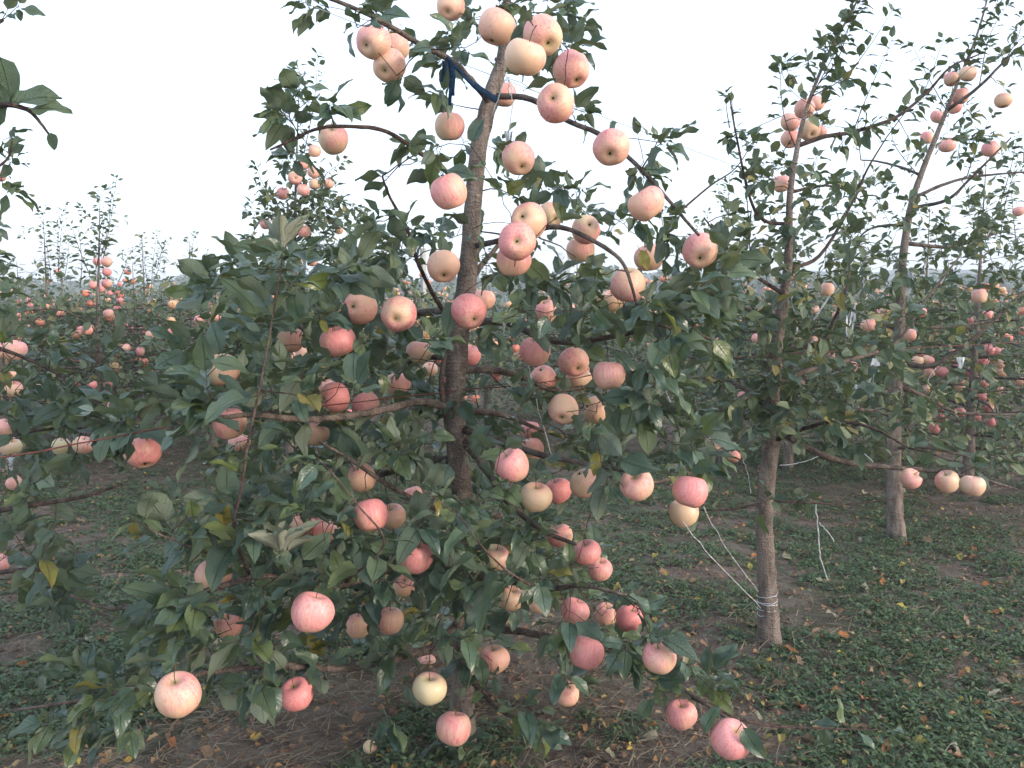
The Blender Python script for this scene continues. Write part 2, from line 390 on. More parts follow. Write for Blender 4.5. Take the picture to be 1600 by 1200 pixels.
def patch(x, y):                                   # where the weeds grow
    return .55*fbm(x*.7+5, y*.7, 51, 3) + .62*fbm(x*3.1, y*3.1-4, 57, 3) - .055 + .05*np.exp(-((y-5.6)/2.2)**2) - .015*np.exp(-((y-2.6)/.6)**2)
def scatter(n, rng, y0, y1, power=1.0, wid=.66):
    t = rng.random(n)**power
    y = y0+(y1-y0)*t; x = rng.uniform(-1, 1, n)*(wid*y+.4)
    return x, y
def build_weeds():
    r = np.random.default_rng(5)
    P = []; D = []; L = []
    for (n, y0, y1, pw, ll, nl) in ((38000, 1.9, 8.0, 1.25, .0165, 9), (9000, 7.0, 22, 1.4, .04, 5)):
        x, y = scatter(n, r, y0, y1, pw)
        keep = patch(x, y) + r.normal(0, .035, n) > .458
        x = x[keep]; y = y[keep]; z = ground_z(x, y)
        h = r.uniform(.004, .055, len(x))*np.clip(patch(x, y)*3-.9, .4, 1.6)
        for k in range(nl):
            az = r.uniform(0, 6.28, len(x)); el = r.uniform(-.1, .9, len(x))
            d = np.stack([np.cos(az)*np.cos(el), np.sin(az)*np.cos(el), np.sin(el)], 1)
            rad = r.uniform(0, ll*1.1, len(x))
            p = np.stack([x, y, z+h*r.uniform(.2, 1, len(x))], 1); p[:, 0] += d[:, 0]*rad; p[:, 1] += d[:, 1]*rad
            P.append(p); D.append(d); L.append(ll*r.uniform(.5, 1.5, len(x)))
    P = np.concatenate(P); D = np.concatenate(D); L = np.concatenate(L)
    Nn = np.array([0, 0, 1.])+r.normal(0, .35, P.shape)
    o = link('weeds', bake('weeds', WED, P, D, Nn, L, M['weed'], rng=r)); tag(o, 'low green broadleaf weeds covering the orchard floor in patches', 'weeds', kind='stuff')
    # grass tufts
    x, y = scatter(700, r, 2.0, 9.0, 1.2); keep = (patch(x, y)+r.normal(0, .05, len(x)) > .47); x = x[keep]; y = y[keep]
    cx = np.repeat(x, 26)+r.normal(0, .018, len(x)*26); cy = np.repeat(y, 26)+r.normal(0, .018, len(x)*26)
    az = r.uniform(0, 6.28, len(cx)); el = r.uniform(.2, 1.3, len(cx))
    D = np.stack([np.cos(az)*np.cos(el), np.sin(az)*np.cos(el), np.sin(el)], 1)
    P = np.stack([cx, cy, ground_z(cx, cy)-.003], 1); L = r.uniform(.02, .075, len(cx))
    o = link('grass', bake('grass', BLD, P, D, nrm(r.normal(0, 1, P.shape)), L, M['weed'], rng=r)); tag(o, 'fine green grass tufts scattered over the orchard floor', 'grass', kind='stuff')
    # dry straw lying flat
    n = 60000; x, y = scatter(n, r, 1.9, 8.5, 1.4)
    k = (fbm(x*1.1-3, y*1.1, 77, 3) + .12*(y < 3.4) + r.normal(0, .08, n)) > .43; x = x[k]; y = y[k]
    az = r.normal(0.3, .9, len(x)); el = r.normal(.05, .22, len(x))
    D = np.stack([np.cos(az)*np.cos(el), np.sin(az)*np.cos(el), np.sin(el)], 1)
    P = np.stack([x, y, ground_z(x, y)+r.uniform(.0, .016, len(x))], 1); L = r.uniform(.015, .09, len(x))
    tn = [(V*np.array([1, .45, .4]), Q, U) for V, Q, U in BLD]
    o = link('dry_grass', bake('dry_grass', tn, P, D, np.array([0, 0, 1.])+r.normal(0, .5, P.shape), L, M['straw'], rng=r)); tag(o, 'grey brown dry grass and straw lying flat on the soil', 'dry grass', kind='stuff')
    # leaf litter too small to pick out
    n = 7500; x, y = scatter(n, r, 2.2, 15, 1.2); az = r.uniform(0, 6.28, n); el = r.normal(0, .2, n)
    D = np.stack([np.cos(az)*np.cos(el), np.sin(az)*np.cos(el), np.sin(el)], 1)
    P = np.stack([x, y, ground_z(x, y)+r.uniform(.008, .03, n)], 1)
    o = link('leaf_litter', bake('leaf_litter', FAL, P, D, np.array([0, 0, 1.])+r.normal(0, .45, P.shape), r.uniform(.012, .036, n), M['fallen'], rng=r)); tag(o, 'small brown and orange leaf litter between the weeds', 'leaf litter', kind='stuff')
    # soil clods
    n = 9000; x, y = scatter(n, r, 1.9, 8, 1.2); B = []
    ico = np.array([(1, 0, 0), (-1, 0, 0), (0, 1, 0), (0, -1, 0), (0, 0, 1), (0, 0, -1)], float)
    T = np.array([(0, 2, 4), (2, 1, 4), (1, 3, 4), (3, 0, 4), (2, 0, 5), (1, 2, 5), (3, 1, 5), (0, 3, 5)])
    s = r.uniform(.004, .016, n)*(1+.8*(r.random(n) > .95))
    V = ico[None]*r.uniform(.6, 1.3, (n, 6, 1))*s[:, None, None]; V[:, :, 2] *= .6
    V += np.stack([x, y, ground_z(x, y)+.002], 1)[:, None]
    TT = (T[None]+np.arange(n)[:, None, None]*6).reshape(-1, 3)
    o = link('soil_clods', mesh_np('soil_clods', V.reshape(-1, 3), [TT], M['clod'], smooth=False)); tag(o, 'small reddish brown clods of earth', 'soil', kind='stuff')
build_weeds()

# fallen leaves large enough to pick out
FLM = []
for nm, stops in (('yellow', [(0, (.50, .38, .06)), (1, (.42, .34, .08))]), ('orange', [(0, (.42, .16, .05)), (1, (.36, .12, .04))]), ('brown', [(0, (.24, .14, .08)), (1, (.30, .19, .12))]), ('pale', [(0, (.40, .34, .24)), (1, (.34, .33, .20))])):
    mt = leaf_material('fallen_leaf_'+nm, stops, (.34, .26, .17), .7, .1, .5)
    FLM.append((nm, [tmesh('fallen_leaf', t, mt) for t in FAL]))
FLP = [(740+600, 0, 0)]
spots = [(1290, 965, 'pale', 'cream fallen leaf lying right of the second trunk near its foot'), (1248, 1012, 'pale', 'curled cream fallen leaf just beside the foot of the second trunk'),
 (1307, 1027, 'yellow', 'yellow green fallen leaf among weeds right of the second trunk foot'), (1545, 918, 'orange', 'bright orange fallen leaf at the right edge of the orchard floor'),
 (1418, 888, 'yellow', 'yellow fallen leaf lying below the third trunk'), (1496, 873, 'yellow', 'golden fallen leaf right of the third trunk'), (1577, 1028, 'pale', 'pale fallen leaf on weeds at the right edge'),
 (1356, 1147, 'brown', 'brown curled fallen leaf near the bottom right leaves'), (1222, 1158, 'yellow', 'yellow fallen leaf right of the lowest hanging apple'), (1205, 1175, 'brown', 'tan fallen leaf right of the lowest hanging apple, by bottom edge'),
 (1070, 1150, 'pale', 'brown and cream fallen leaf left of the lowest hanging apple'), (1029, 1162, 'pale', 'grey green fallen leaf left of the lowest hanging apple'), (945, 1183, 'pale', 'long pale fallen leaf by the bottom edge centre'),
 (1130, 950, 'brown', 'large tan fallen leaf left of the second trunk'), (1385, 1065, 'orange', 'rust fallen leaf on weeds in the right foreground'), (1310, 1100, 'brown', 'brown fallen leaf on bare soil in the right foreground'),
 (1440, 1130, 'orange', 'reddish brown fallen leaf in the lower right foreground'), (1520, 860, 'orange', 'orange fallen leaf beyond the third trunk on the right'), (1250, 1140, 'brown', 'dry brown fallen leaf in the lower right'),
 (850, 830, 'yellow', 'yellow fallen leaf seen beyond the main crown'), (190, 1050, 'brown', 'brown fallen leaf in the left foreground'), (150, 1150, 'brown', 'dull brown fallen leaf near the bottom left'), (135, 1003, 'pale', 'pale stone coloured fallen leaf in the left foreground'),
 (40, 1040, 'orange', 'russet fallen leaf at the left edge'), (1420, 1035, 'orange', 'small orange fallen leaf among weeds at lower right')]
def ground_hit(px, py):
    Y = 3.0
    for _ in range(40):
        p = at(px, py, Y); g = float(ground_z(p[0], p[1]))
        Y *= 1 + .6*(p[2]-g)/max(CAM_H-p[2], .05)
    p = at(px, py, Y); p[2] = float(ground_z(p[0], p[1])); return p
rf = np.random.default_rng(21)
names = {'yellow': 'yellow fallen leaf lying flat on the weeds', 'orange': 'orange brown fallen leaf lying on the orchard floor', 'brown': 'dry brown fallen leaf lying on the orchard floor', 'pale': 'pale tan fallen leaf lying on the orchard floor'}
allsp = [(x, y, c, l) for x, y, c, l in spots]
for k in range(150):
    x = rf.uniform(1020, 1600) if k < 105 else rf.uniform(0, 1000)
    y = 760+ (1195-760)*rf.random()**1.0 if k < 105 else rf.uniform(800, 1195)
    c = ['yellow', 'orange', 'brown', 'pale'][int(rf.choice(4, p=[.12, .28, .38, .22]))]
    allsp.append((x, y, c, names[c]))
for (x, y, c, lab) in allsp:
    p = ground_hit(x, y); ms = dict(FLM)[c]
    az = rf.uniform(0, 6.28); D = np.array([[math.cos(az), math.sin(az), rf.normal(0, .15)]])
    Fm = frames(D, np.array([[0, 0, 1.]])+rf.normal(0, .35, (1, 3)))[0]
    o = link('fallen_leaf', ms[int(rf.integers(0, 5))]); L = rf.uniform(.035, .062)
    o.matrix_world = Matrix.Translation(Vector(p)+Vector((0, 0, .022))) @ Matrix(Fm.tolist()).to_4x4() @ Matrix.Scale(L, 4)
    if lab in names.values():
        lab = names[c].split(' lying')[0]+' lying '+('close to the camera' if y > 1040 else 'in the middle ground' if y > 880 else 'farther back')+' '+('on the far left' if x < 350 else 'left of the main trunk' if x < 720 else 'between the main and second trunks' if x < 1200 else 'between the second and third trunks' if x < 1400 else 'near the right edge')
    tag(o, lab, 'fallen leaf', 'fallen leaves on the orchard floor')

# ------------------------------------------------------------------ apples
def apple_mesh(name, nu, nv, seed, mat):
    r = np.random.default_rng(seed)
    sq = r.uniform(.82, .98); lop = r.uniform(-.13, .13, 2); taper = r.uniform(.02, .10); ph = r.uniform(0, 6.28)
    V = []; t = np.linspace(0, math.pi, nv)
    t = t + .0*t
    for tt in t[1:-1]:
        rad = math.sin(tt)**.86*(1+taper*math.cos(tt))
        z = sq*math.cos(tt) - .30*math.exp(-(tt/.30)**2) + .20*math.exp(-((math.pi-tt)/.26)**2)
        for j in range(nu):
            a = j*2*math.pi/nu
            lobe = 1 + .028*math.cos(5*a+ph)*(.5-.5*math.cos(tt)) + .02*math.cos(2*a+ph)
            V.append((rad*lobe*math.cos(a), rad*lobe*math.sin(a), z + (lop[0]*math.cos(a)+lop[1]*math.sin(a))*rad*math.cos(tt)))
    V.append((0, 0, sq-.34)); V.append((0, 0, -sq+.23))
    n = nv-2; Q = [[i*nu+j, (i+1)*nu+j, (i+1)*nu+(j+1) % nu, i*nu+(j+1) % nu] for i in range(n-1) for j in range(nu)]
    T = [[j, (j+1) % nu, n*nu] for j in range(nu)] + [[(n-1)*nu+(j+1) % nu, (n-1)*nu+j, n*nu+1] for j in range(nu)]
    V = np.array(V)*.5*.088
    return V, np.array(Q), np.array(T), mat, name, sq
def mk(a): return mesh_np(a[4], a[0], [a[1], a[2]], a[3], rnd=np.zeros(len(a[0])))
A_HI = [apple_mesh('apple', 26, 18, 200+i, M['apple']) for i in range(9)]; A_HIM = [mk(a) for a in A_HI]
A_LO = [apple_mesh('apple', 14, 10, 220+i, M['apple']) for i in range(4)]; A_LOM = [mk(a) for a in A_LO]
A_FAR = [apple_mesh('apple', 8, 7, 230+i, M['apple_far']) for i in range(3)]
def stalk_mesh():
    b = Bag(); z = .044; P, R = spline([(0, 0, .025), (.001, 0, .040), (.004, .001, .055), (.009, .001, .066)], [.0011, .0009, .0010, .0016], 2)
    b.add(*tube(P, R, 5)); return b.mesh('stalk', M['stalk'])
def calyx_mesh():
    b = Bag()
    for k in range(5):
        a = k*1.2566; c, s = math.cos(a), math.sin(a)
        V = [(0.0012*c-.0014*s, .0012*s+.0014*c, -.0325), (.0012*c+.0014*s, .0012*s-.0014*c, -.0325), (.0042*c, .0042*s, -.0362), (0, 0, -.031)]
        b.add(V, None, [[0, 1, 2], [1, 3, 2], [3, 0, 2]])
    b.add(*tube([(0, 0, -.029), (0, 0, -.0335)], [.0028, .0022], 6)); return b.mesh('calyx', M['calyx'])
STK, CLX = stalk_mesh(), calyx_mesh()
TONE = {  # blush amount, greenness of the ground colour, redness of the blush
 'pink': (.42, .10, .25), 'red': (.60, .05, .66), 'rose': (.52, .12, .45), 'peach': (.22, .05, .15), 'cream': (.14, .22, .05),
 'yellow': (.10, .36, .1), 'green': (.10, .85, .2), 'dull': (.28, .5, .3), 'orange': (.22, .2, .35)}
ra = np.random.default_rng(77)
APPLES = []        # (px, py, r_px, depth) used to keep leaves from burying the fruit
def add_apple(px, py, rp, tone, cal, label, depth=None, group=None, size=None, hi=True, stalkpart=True):
    sz = .088*ra.uniform(.94, 1.06)
    Yc = sz*F_PX/(2*rp)
    if depth is not None:
        Yc = min(max(Yc, depth[0]), depth[1]); sz = Yc*2*rp/F_PX
    # cam-space depth to world point
    u = (px-800)/F_PX; v = (py-600)/F_PX
    fw = np.array([0, CP, -SP]); up = np.array([0, SP, CP]); rt = np.array([1., 0, 0])
    p = CAMP + Yc*(fw + u*rt - v*up)
    tow = nrm(CAMP-p)
    if cal is not None:
        cx, cy = cal; cz = math.sqrt(max(0.02, 1-cx*cx-cy*cy)); ax = rt*cx - up*cy + tow*cz
    else:
        ax = np.array([ra.normal(0, .28), ra.normal(.12, .22), -1.])
    ax = nrm(ax)                                         # direction of the eye
    q = Vector(-ax).to_track_quat('Z', 'Y')
    ms = A_HIM if hi else A_LOM; k = int(ra.integers(0, len(ms)))
    o = link('apple', ms[k]); s = sz/.088
    o.matrix_world = Matrix.Translation(Vector(p)) @ q.to_matrix().to_4x4() @ Matrix.Rotation(ra.uniform(0, 6.28), 4, 'Z') @ Matrix.Scale(s, 4)
    a, g, b = TONE[tone]
    o.color = (min(1, max(0, a+ra.normal(0, .04))), min(1, max(0, g+ra.normal(0, .08))), min(1, max(0, b+ra.normal(0, .1))), 1)
    tag(o, label, 'apple', group)
    if stalkpart:
        st = link('stalk', STK, o)
        if hi: link('calyx', CLX, o)
    if rp > 6: APPLES.append((px, py, rp, Yc))
    return p - ax*sz*.72                                  # stalk end, where it joins its twig

for q in ((716, 560, 22), (722, 520, 20), (712, 598, 20), (717, 700, 18), (722, 740, 18), (738, 400, 16), (742, 300, 15), (752, 235, 14), (745, 350, 14)):
    APPLES.append((*q, 2.45))             # bare stretches of the main trunk
for q in ((1197, 850, 18), (1197, 880, 18), (1195, 800, 17), (1204, 740, 15), (1228, 450, 12), (1235, 380, 10)):
    APPLES.append((*q, 3.2))
# the fruit of the main tree: px, py, radius, tone, eye position on the disc (or -), label
MAIN = """
583 65 27 pink -.5,.25|pale pink apple on the left at the top, its eye turned left
615 74 25 dull .2,.9|shaded apple half hidden behind the pale pink one at the top left
608 103 26 peach -.35,.35|peach apple, lowest of the three hanging at the top left
704 10 22 peach -.3,.5|peach apple cut by the top edge, left of the trunk tip
777 42 30 peach -|tall peach apple against the upper trunk, near the top edge
848 56 31 dull .4,.5|shaded brown cream apple under the topmost leaves right of the trunk
821 90 33 cream -|large cream apple just right of the upper trunk with a leaf over it
892 108 29 pink .45,.8|pink apple at the upper right, touching the one with its eye in the middle
868 161 30 pink -.15,-.3|pink apple at the upper right showing its deep eye in the middle
786 148 21 dull -|brownish apple behind the upper trunk beside the tied string
521 217 24 yellow -|yellow brown apple hanging from the far left upper branch against the sky
703 198 24 dull -|dull pink green apple left of the trunk high in the crown, leaf across it
701 300 29 rose -|rosy apple left of the upper trunk, standing clear against the sky
693 416 26 peach .05,.75|peach and yellow apple close to the left side of the trunk in mid crown
810 247 26 pink .3,.7|tall pink apple right of the upper trunk below the brown withered leaves
955 231 29 pink -.1,.45|pink apple alone against the sky on the long right branch
1011 318 29 pink -|pink apple hanging from the long right branch by a visible stalk
1094 391 28 pink 0,.6|pink apple at the tip of the long right branch, the farthest right of the crown
826 345 29 pink -.4,-.3|pale pink apple above the reddest one right of the trunk
860 337 21 dull .5,.3|brownish pink apple right above the arching branch
808 377 30 red 0,0|dark pink apple facing the camera with its eye in the centre, right of the trunk
803 408 28 rose -|pink apple pressed under the one that faces the camera
916 358 23 dull .3,-.4|brown shaded apple on the upper right, above a yellow orange one
907 390 22 yellow -|yellow orange apple directly under the brown shaded apple
1013 403 23 peach -|peach apple with a withered yellow leaf stuck on its left side
981 446 28 dull .1,-.9|dull pink green apple with a thin branch crossing in front of it
958 470 20 orange -|orange apple half behind the dull one crossed by the branch
563 481 27 rose -.5,-.1|rosy apple left of the trunk, left one of the side by side pair
623 491 28 rose -.2,.3|rosy apple with low eye, right one of the pair left of trunk
733 487 28 red .4,.55|red apple directly in front of the trunk in mid crown
756 468 18 orange -|orange apple peeping out behind the red one on the trunk
528 534 28 red -|broad red apple hanging below the pair left of the trunk
655 550 21 green -|green cream apple left of the trunk with almost no blush
733 555 18 rose -|pink apple partly hidden behind the right side of the trunk
454 531 22 orange -|orange apple behind the upright shoot on the left
474 553 13 orange -|small orange apple deep in the leaves behind the upright shoot
348 577 27 dull -.3,-.9|dull pink green apple at the left side of the crown under a drooping leaf
523 621 24 red -.8,.1|red apple on the rusty wire, its eye turned left
572 633 22 red .5,.7|red apple half covered by a leaf, right of the one on the wire
507 603 16 cream -|pale apple behind the red one on the wire
492 677 22 peach -|peach apple hanging under the left limb below the wire
223 706 28 rose -|pink apple hanging alone at the far left just under the rusty wire
359 662 26 pink -|pink apple behind the wire at the left with a leaf in front
374 690 17 orange -|orange apple just under the pink one behind the wire at left
622 600 19 dull -|dull pink apple among the leaves left of the trunk
672 577 12 yellow -|small ochre apple close to the left side of the trunk
836 549 24 rose -|rosy apple right of the trunk, upper left of the hanging trio
848 590 21 red -.2,-.8|red apple curved under leaves, right of the trunk
896 565 24 rose .4,.55|rosy apple in the middle of the right side, its eye low to the right
904 592 21 orange -|orange apple behind the rosy one in the middle of the right side
952 586 25 peach -|pink orange apple hanging to the right of the rosy ones
880 640 24 pink -.1,.6|round pink apple right of the trunk next to a lopsided one
931 640 21 peach -.9,-.3|lopsided peach apple with its hollow turned left
850 487 20 peach -|peach apple with leaves across it, upper right of the trunk
800 727 27 pink -|tall pink apple right of the trunk with a leaf across its face
830 702 20 dull -|dull yellow pink apple behind the tall one right of the trunk
828 672 15 rose -|small rosy apple above the tall one right of the trunk
838 777 26 yellow -|pale yellow apple with no blush right of the lower trunk
873 766 21 red -|red apple just right of the pale yellow one
914 754 25 dull -.5,-.8|dull orange apple under leaves right of the red one
995 757 27 orange -|orange pink apple with a round leaf on it at the right side
1078 768 28 rose -|pink striped apple with green base, far right, on top of another
1069 801 23 yellow -|yellow apple tucked under the pink striped one at far right
579 805 27 red -|red apple with a small leaf scar left of the lower trunk
613 808 22 yellow -|yellow pink apple behind the right side of the red one
563 747 24 peach -|peach apple under leaves left of the lower trunk
468 820 18 dull -|dull brownish apple left of two pink ones behind the shoot
493 826 18 rose -|middle apple of three in a row left of the lower trunk
516 832 18 orange -|right hand apple of three in a row left of the lower trunk
334 899 28 pink -|pink apple at the lower left with a leaf across its right side
489 956 33 rose -|large rosy orange apple at the lower left below the whitish young leaves
357 976 23 orange -|orange apple in shade at the lower left beside dark leaves
279 1086 35 orange -|big orange red apple at the bottom left corner of the crown
463 1086 27 red -|red apple hanging low at the bottom left under dark leaves
374 1048 14 cream -|small pale pink apple near the bottom left
560 978 20 dull -|dull pink apple half shaded left of the trunk base
609 970 22 orange -|orange yellow apple under leaves left of the trunk base
650 870 27 red -|crimson apple with orange base left of the lower trunk
632 916 18 orange -|orange apple under the crimson one left of the lower trunk
672 1076 27 green -|yellow green apple low down on the left of the trunk base
666 1040 17 orange -|orange apple resting on top of the yellow green one
708 1138 27 dull -|tall dull pink apple at the trunk base behind a yellow spotted leaf
774 1030 23 peach -|peach apple crossed by a twig right of the trunk base
774 872 23 green -|yellow green apple right of the lower trunk under big leaves
799 936 20 yellow -|yellow apple deep in the leaves right of the lower trunk
841 945 15 peach -|small peach apple among dark leaves right of the lower trunk
875 838 20 orange -|orange apple under leaves on the lower right
917 864 22 rose -|rosy apple above a cream orange one on the lower right
938 890 19 peach -|cream orange apple below the rosy one on the lower right
899 955 22 pink -|pink apple behind a leaf on the lower right
948 960 18 orange -|orange apple between two pink ones on the lower right
983 966 22 red -|pink red apple at the right end of the lower right cluster
916 1020 27 red -|smooth dark pink apple hanging clear at the bottom right of the trunk
1030 1027 27 pink -|pink cream apple hanging clear to the right at the bottom
885 1085 20 orange -|orange pink apple half behind leaves at the bottom
1065 1116 24 rose -|dusty pink apple near the bottom edge, left of the lowest one
1142 1156 31 rose -|lowest pink apple at the bottom edge right of centre
645 773 15 peach -|small peach apple in the leaves just left of the lower trunk
"""
def parse(txt):
    out = []
    for ln in txt.strip().splitlines():
        a, lab = ln.split('|'); a = a.split()
        cal = None if a[4] == '-' else tuple(float(v) for v in a[4].split(','))
        out.append((float(a[0]), float(a[1]), float(a[2]), a[3], cal, lab, a[5:] ))
    return out
base1, base2, base3 = ground_hit(722, 1166), ground_hit(1203, 1006), ground_hit(1401, 846)
Y1, Y2, Y3 = base1[1], base2[1], base3[1]
hang1 = [add_apple(x, y, r, t, c, l, (Y1-.85, Y1+.75), 'apples on the main tree') for x, y, r, t, c, l, _ in parse(MAIN)]

T2 = """
1257 170 16 pink .2,.6|uppermost apple of the tight cluster high on the second tree
1235 190 15 peach -|left peach apple of the tight cluster high on the second tree
1265 203 17 cream .3,.5|cream apple at the right of the tight cluster on the second tree
1235 217 15 pink -.1,.7|lowest apple of the tight cluster high on the second tree
1282 206 10 red -|small red apple behind the cluster on the second tree
1276 162 12 peach -|dull peach apple behind the top of the cluster on the second tree
1222 287 14 pink -|single pink apple left of the second trunk below the cluster
1115 698 15 peach -|peach apple left of the second trunk beside thin twigs
1147 713 10 rose -|small rosy apple just left of the second trunk
1422 748 17 cream -|cream apple, left one of three hanging under the long bare branch
1480 752 18 cream -|cream apple, middle one of three hanging under the long bare branch
1519 759 19 yellow -|yellow cream apple, right one of three hanging under the long bare branch
1292 452 11 peach -|peach apple among white strings right of the second trunk
"""
T3 = """
1487 123 12 peach -|peach apple high on the third tree, left of a cream one
1512 115 13 cream -|cream pink apple at the top of the third tree
1500 150 13 pink -|pink apple under the top pair on the third tree
1492 167 11 red -|bright red apple high on the third tree
1465 182 11 dull -|dull brown apple against the third trunk
1448 215 10 peach -|small peach apple left of the third trunk high up
1480 227 13 peach -|peach apple with a leaf on it right of the third trunk
1568 157 13 peach -|lone peach apple hanging in the sky right of the third tree
1547 233 13 rose -|lone rosy apple in the sky right of the third tree
1530 463 12 peach -|peach apple right of the third trunk below the skyline
1357 508 12 peach -|peach apple left of the third trunk beside yellow leaves
1434 564 9 cream -|cream apple just right of the third trunk
1450 563 9 orange -|orange apple touching the cream one right of the third trunk
"""
T4 = """
1452 582 9 rose -
1471 580 10 red -
1447 608 8 peach -
1468 636 8 red -
1492 570 8 rose -
1517 581 9 red -
1518 594 9 red -
1500 605 8 rose -
1538 598 8 peach -
1535 564 9 red -
1545 546 9 rose -
1559 549 9 rose -
1564 569 8 green -
1566 582 8 orange -
1560 608 7 orange -
1596 596 8 orange -
1459 670 9 red -
1500 644 8 rose -
1524 651 9 red -
1534 620 8 rose -
1544 636 8 rose -
1549 660 8 red -
1518 501 8 red -
1592 330 9 rose -
1470 652 7 rose -
"""
TL = """
24 547 17 peach -|peach apple at the left edge, larger one of two side by side
3 548 13 pink -|pink apple cut by the left edge beside the peach one
8 668 14 cream -|cream apple with a torn rim at the left edge above the wire
17 698 16 green -|green cream apple at the left edge under the wire
96 698 14 green -|green yellow apple under the wire with a leaf in front, left part
130 696 16 orange -|orange apple just right of the green yellow one under the wire
22 755 12 orange -|orange apple low at the left edge above the thin cane
20 608 14 yellow -|ochre apple among leaves at the left edge
2 880 14 orange -|orange apple cut by the left edge low down
0 275 9 rose -|small apple at the left edge high up in the sky
"""
TC = """
492 236 10 pink -
474 257 9 rose -
490 269 10 peach -
461 278 11 pink .1,0
492 288 9 orange -
474 297 10 pink -
513 287 9 orange -
442 303 10 pink -
460 355 10 pink -
475 362 10 orange -
415 350 9 rose -
432 365 8 peach -
405 392 11 peach -
453 397 8 orange -
530 360 7 peach -
488 409 9 peach -
363 397 6 red -
"""
TD = """
152 409 7 rose -
167 409 8.5 orange -
167 425 7 red -
167 443 8 red -
146 446 7 rose -
157 451 7 rose -
187 444 4 red -
187 469 5 red -
183 483 6 red -
172 458 5 rose -
192 472 5 red -
"""
TE = """
303 418 4.5 orange -
309 421 4 red -
304 426 5 orange -
311 426 5 red -
313 431 4 red -
306 440 4.5 orange -
314 450 4.5 red -
302 456 4.5 orange -
309 460 5 rose -
328 449 3.5 red -
"""
TF = """
90 424 4.5 orange -
77 440 3.5 red -
72 465 5 red -
80 476 5 red -
80 483 4.5 rose -
44 470 4.5 red -
47 477 4 red -
38 493 5 red -
"""
TG = """
233 447 5 orange -
229 458 4.5 orange -
239 471 5.5 yellow -
"""
hang2 = [add_apple(x, y, r, t, c, l, (Y2-.55, Y2+.5), 'apples on the second tree') for x, y, r, t, c, l, _ in parse(T2)]
hang3 = [add_apple(x, y, r, t, c, l, (Y3-.7, Y3+.7), 'apples on the third tree') for x, y, r, t, c, l, _ in parse(T3)]
hangL = [add_apple(x, y, r, t, c, l, (2.0, 3.4), 'apples on the tree at the left edge') for x, y, r, t, c, l, _ in parse(TL)]
def simple(txt, lab, dr, grp):
    rows = [q.split() for q in txt.strip().splitlines()]; ymin, ymax = min(float(q[1]) for q in rows), max(float(q[1]) for q in rows); xm = sum(float(q[0]) for q in rows)/len(rows)
    def lb(x, y, tn):
        v = (y-ymin)/(ymax-ymin); return 'small '+{'rose': 'rosy'}.get(tn, tn)+' apple at the '+('top' if v < .25 else 'upper middle' if v < .5 else 'lower middle' if v < .75 else 'bottom')+(' left of ' if x < xm else ' right of ')+lab
    out = []
    for x, y, r, t, c, _, _ in parse('\n'.join(q+'|x' for q in txt.strip().splitlines())):
        out.append(add_apple(x, y, r, t, c, lb(x, y, t), dr, grp, hi=r > 8))
    return out
hang4 = simple(T4, 'the fruit patch beyond the third trunk', (5.2, 6.4), 'apples right of the third trunk')
hangC = simple(TC, 'the slim background tree', (5.6, 6.4), 'apples on the slim tree left of the main tree')
hangD = simple(TD, 'the tree with the tall shoot', (7.0, 8.0), 'apples on the tree with the tall shoot')

hangE = simple(TE, 'the red clustered skyline tree', (9.2, 9.8), 'apples on the red cluster tree')
hangF = simple(TF, 'the thin topped far left tree', (9.6, 10.4), 'apples on the thin topped tree')
hangG = simple(TG, 'the small forked skyline tree', (10.2, 10.8), 'apples on the forked tree')

